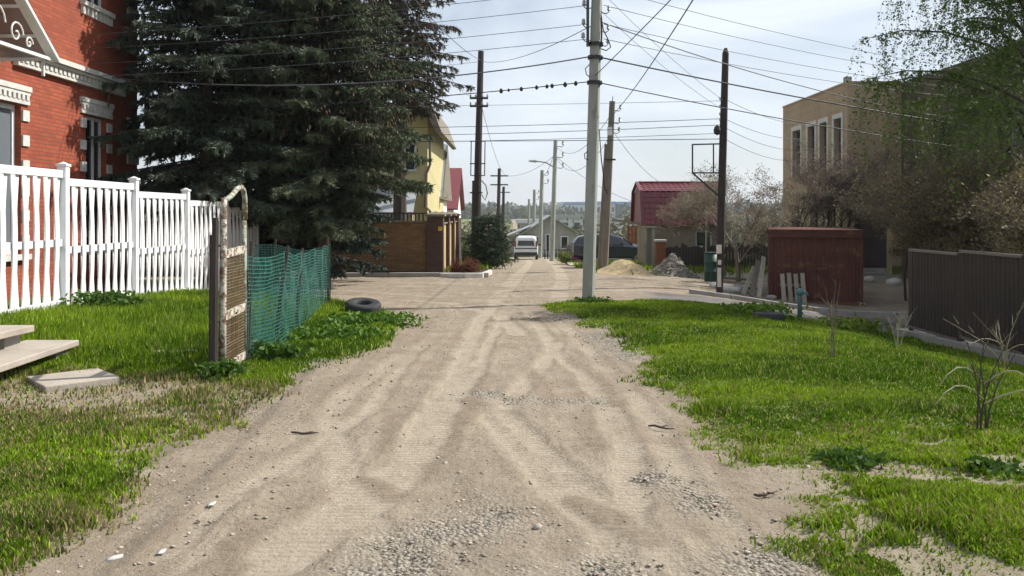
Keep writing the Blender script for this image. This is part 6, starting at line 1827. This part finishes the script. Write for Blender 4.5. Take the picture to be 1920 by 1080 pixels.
# ------------------------------------------------------------------ saplings, weeds and litter
def sapling(label, loc, stems, h, spread, seed, m_='twig', arch=0):
    rs = random.Random(seed); g = gz(*loc)
    t = thing('sapling', label, 'sapling', (*loc, g))
    for i in range(stems):
        a = rs.uniform(0, 6.28); hh = h * rs.uniform(.65, 1.1); e = spread * rs.uniform(.3, 1)
        b0 = (loc[0] + rs.uniform(-.04, .04), loc[1] + rs.uniform(-.04, .04), g - .03)
        pts = [(b0[0] + math.cos(a) * e * u * u, b0[1] + math.sin(a) * e * u * u * .5, g - .03 + hh * u) for u in (0, .3, .6, 1)]
        s_ = MB().tube(pts, [.007, .006, .0045, .002], 5, caps=False)
        for k in range(4):
            u = rs.uniform(.35, .95); p = (b0[0] + math.cos(a) * e * u * u, b0[1] + math.sin(a) * e * u * u * .5, g + hh * u); aa = rs.uniform(0, 6.28); l_ = rs.uniform(.08, .2)
            s_.tube([p, (p[0] + math.cos(aa) * l_ * .6, p[1] + math.sin(aa) * l_ * .5, p[2] + l_ * .8)], [.0035, .0015], 4, caps=False)
        s_.build('stem', m_, t)
    rs2 = rs
    for i in range(arch):
        s = -1 if i % 2 == 0 else 1; w_ = rs.uniform(.25, .5); z0 = rs.uniform(.18, .42)
        pts = [(loc[0] + s * w_ * u * 1.2, loc[1] - .1 * u, g + z0 + .16 * math.sin(u * 2.6) - .10 * u) for u in (0, .2, .4, .6, .8, 1)]
        MB().tube(pts, [.006, .006, .005, .005, .004, .002], 5, caps=False).build('dry_stem', 'dry_stem', t)
sapling('thin bare sapling standing alone in the middle of the right lawn', (3.42, 9.4), 4, .85, .18, 1)
sapling('bare sapling with pale arching dead stems near the right edge', (3.22, 6.05), 5, .78, .22, 2, 'twig_dark', arch=4)
sapling('faint group of thin dry stalks in front of the brown fence', (5.05, 11.6), 6, .5, .15, 3, 'dry_stem')
sapling('long leaning dry stems against the brown fence at the right edge', (5.9, 10.6), 4, .9, .9, 4, 'dry_stem', arch=2)

def weed(label, loc, r_, n_, seed, size=.05, ta=(.03, .075, .008), tb=(.08, .15, .02), h=.16):
    rs = np.random.default_rng(seed); g = gz(*loc)
    t = thing('weed_clump', label, 'weed', (*loc, g))
    P = np.stack([rs.normal(0, r_ * .55, n_), rs.normal(0, r_ * .45, n_), rs.random(n_) ** .7 * h], -1)
    V, F, T = leaves_at(P, size, ta, tb, .01)
    l = link(bpy.data.objects.new('leaves', np_mesh('leaves', V, F, T, 'leaves'))); l.parent = t; ORIG[l.name] = ORIG[t.name]
weed('leafy green weeds round the foot of the old gate', (-2.60, 8.05), .18, 420, 1, .035, h=.17)
weed('leafy weeds under the near end of the green net', (-2.45, 9.3), .28, 420, 2, .04, h=.18)
weed('dark green weed clump at the worn near edge of the right lawn', (1.98, 5.25), .16, 420, 3, .028, h=.07)
weed('second weed clump farther right at the worn lawn edge', (2.75, 5.1), .14, 260, 4, .026, h=.06)
weed('bright yellow green weeds behind the small sunken tyre', (4.3, 15.6), .5, 900, 5, .05, (.07, .14, .01), (.18, .27, .03), h=.22)
weed('bright yellow green weeds between the standpipe and the brown fence', (5.9, 15.6), .55, 900, 6, .05, (.09, .15, .01), (.22, .28, .03), h=.2)
weed('lush weeds along the left verge near the lying tyre', (-2.1, 13.2), .6, 1300, 7, .045, (.035, .10, .008), (.11, .20, .02), h=.15)
weed('lush weeds along the left verge near the net fence', (-2.3, 11.2), .5, 1200, 8, .042, (.035, .10, .008), (.11, .20, .02), h=.14)
weed('nettles growing against the white fence by the upper step', (-5.9, 12.9), .45, 700, 9, .05, h=.35)
weed('small green tuft under the main concrete pole', (1.6, 17.6), .3, 500, 10, .04, h=.12)

def rock(name, label, loc, s, seed, m_='stone', flat=.55, dz=0.0, cat='stone'):
    rs = np.random.default_rng(seed)
    bm = bmesh.new(); bmesh.ops.create_icosphere(bm, subdivisions=1 if max(s) < .1 else 2, radius=1)
    V = np.array([v.co[:] for v in bm.verts]); F = np.array([[v.index for v in f.verts] for f in bm.faces]); bm.free()
    V = V * rs.uniform(.72, 1.12, (len(V), 1)) * (1 + .35 * (vnoise(V[:, 0] * 1.3 + seed, V[:, 1] * 1.3 + V[:, 2], 1.4, seed, 2)[:, None] - .5)) * np.array(s) * np.array([1, 1, flat])
    g = float(surf(np.array([loc[0]]), np.array([loc[1]]))[0])
    o = link(bpy.data.objects.new(name, np_mesh(name, V, F, m=m_))); o.location = (loc[0], loc[1], g + s[2] * flat * .45 + dz); o.rotation_euler = (0, 0, rs.uniform(0, 3))
    ORIG[o.name] = Vector(o.location)
    return tag(o, label, cat)
rock('stone', 'flat pale stone at the lower left edge of the dirt track', (-1.72, 3.83), (.045, .028, .02), 1, 'white_stone')
rock('stone', 'second pale stone right of the first at the lower left track edge', (-1.55, 3.92), (.04, .018, .012), 2, 'white_stone')
rock('stone', 'pale chip on the left of the dirt track above the others', (-1.53, 4.52), (.04, .02, .008), 3, 'white_stone')
rock('stone', 'brown clod of earth in the middle of the foreground', (.12, 4.2), (.035, .025, .03), 4, 'stone')
rock('stone', 'small dark stone in the middle of the track ahead of the gravel', (-.40, 5.3), (.03, .02, .025), 5, 'stone')
rock('stone', 'white chip standing in the worn turf at the right', (1.72, 5.15), (.016, .012, .02), 6, 'white_stone', flat=.8)
rock('stone', 'small white chip on the left of the track', (-1.38, 5.62), (.025, .012, .01), 7, 'white_stone')
for i, (x_, y_, s_, lab) in enumerate(((14.0, 27.0, .2, 'nearest pale lump'), (13.5, 28.0, .26, 'largest pale lump'), (13.0, 28.8, .2, 'middle pale lump'), (12.6, 29.8, .18, 'farthest pale lump'))):
    rock('rubble_block', lab + ' of rubble beside the steps of the tan building', (x_ - .6, y_), (s_ * 1.3, s_, s_), 30 + i, 'white_stone', .8, cat='rubble')
for i, (x_, y_, s_, m_, lab) in enumerate(((6.0, 24.4, .22, 'white_stone', 'pale block on the ground right of the bracket pole'), (6.35, 25.0, .26, 'concrete', 'grey block behind the pale one near the bracket pole'),
        (5.9, 25.6, .2, 'white_stone', 'small pale block farthest behind the bracket pole'), (6.9, 23.6, .14, 'stone', 'brown stone at the foot of the leaning planks'), (9.2, 23.5, .16, 'stone', 'stone at the right foot of the red garage'))):
    rock('rubble_block', lab, (x_, y_), (s_ * 1.4, s_, s_), 50 + i, m_, .6, cat='rubble')
for i, (xa, ya, xb, yb, z_, lab) in enumerate(((5.75, 24.9, 7.0, 25.2, .10, 'lowest pale timber lying right of the bracket pole'), (5.85, 25.3, 6.9, 25.0, .22, 'middle pale timber crossing the lowest one by the bracket pole'),
        (5.8, 25.0, 6.85, 25.35, .33, 'topmost grey timber on the pile by the bracket pole'))):
    tag(MB().beam((xa, ya, gz(xa, ya) + z_), (xb, yb, gz(xb, yb) + z_ + .02), .14, .06).build('timber', 'pale_wood' if i < 2 else 'old_wood'), lab, 'timber')
def stick(label, p, a, L_, seed):
    rs = random.Random(seed); pts = []
    for k in range(5):
        u = k / 4 - .5; x_ = p[0] + math.cos(a) * L_ * u + rs.gauss(0, .008); y_ = p[1] + math.sin(a) * L_ * u + rs.gauss(0, .008)
        pts.append((x_, y_, float(surf(np.array([x_]), np.array([y_]))[0]) + .012 + rs.uniform(0, .008)))
    s_ = MB().tube(pts, [.006, .008, .008, .006, .003], 6)
    s_.tube([pts[2], (pts[2][0] + .07, pts[2][1] + .03, pts[2][2] + .01)], [.005, .002], 5)
    tag(s_.build('stick', 'twig_dark', smooth_=True), label, 'stick')
stick('short dry stick lying on the left half of the track', (-1.42, 6.05), .1, .20, 1)
stick('dead twig at the right edge of the track', (1.03, 6.15), -.5, .22, 2)
stick('small dark twig near the lower right gravel', (1.32, 4.65), .1, .1, 3)
# dark clods and debris strip by the track end
x = RNG.normal(.75, .25, 260); y = RNG.normal(14.4, .16, 260)
pebbles('earth_clods', x, y, (.008 + RNG.random(260) ** 3 * .035), 'dark crumbly clods on the track near the lawn corner', 'clods', 'pebble')

# ------------------------------------------------------------------ haze
HAZE = True
if HAZE:
    hb = MB().box(-3800, 3800, -80, 4100, -40, 60)
    m, n, b = new_mat('haze'); n.nodes.clear()
    out = pick(n, 'ShaderNodeOutputMaterial'); pv = pick(n, 'ShaderNodeVolumePrincipled')
    pv.inputs['Color'].default_value = (.86, .90, .96, 1); pv.inputs['Density'].default_value = .00030; pv.inputs['Anisotropy'].default_value = .3
    n.links.new(pv.outputs['Volume'], out.inputs['Volume'])
    tag(hb.build('haze', m, origin=(0, 0, 0)), kind='stuff')
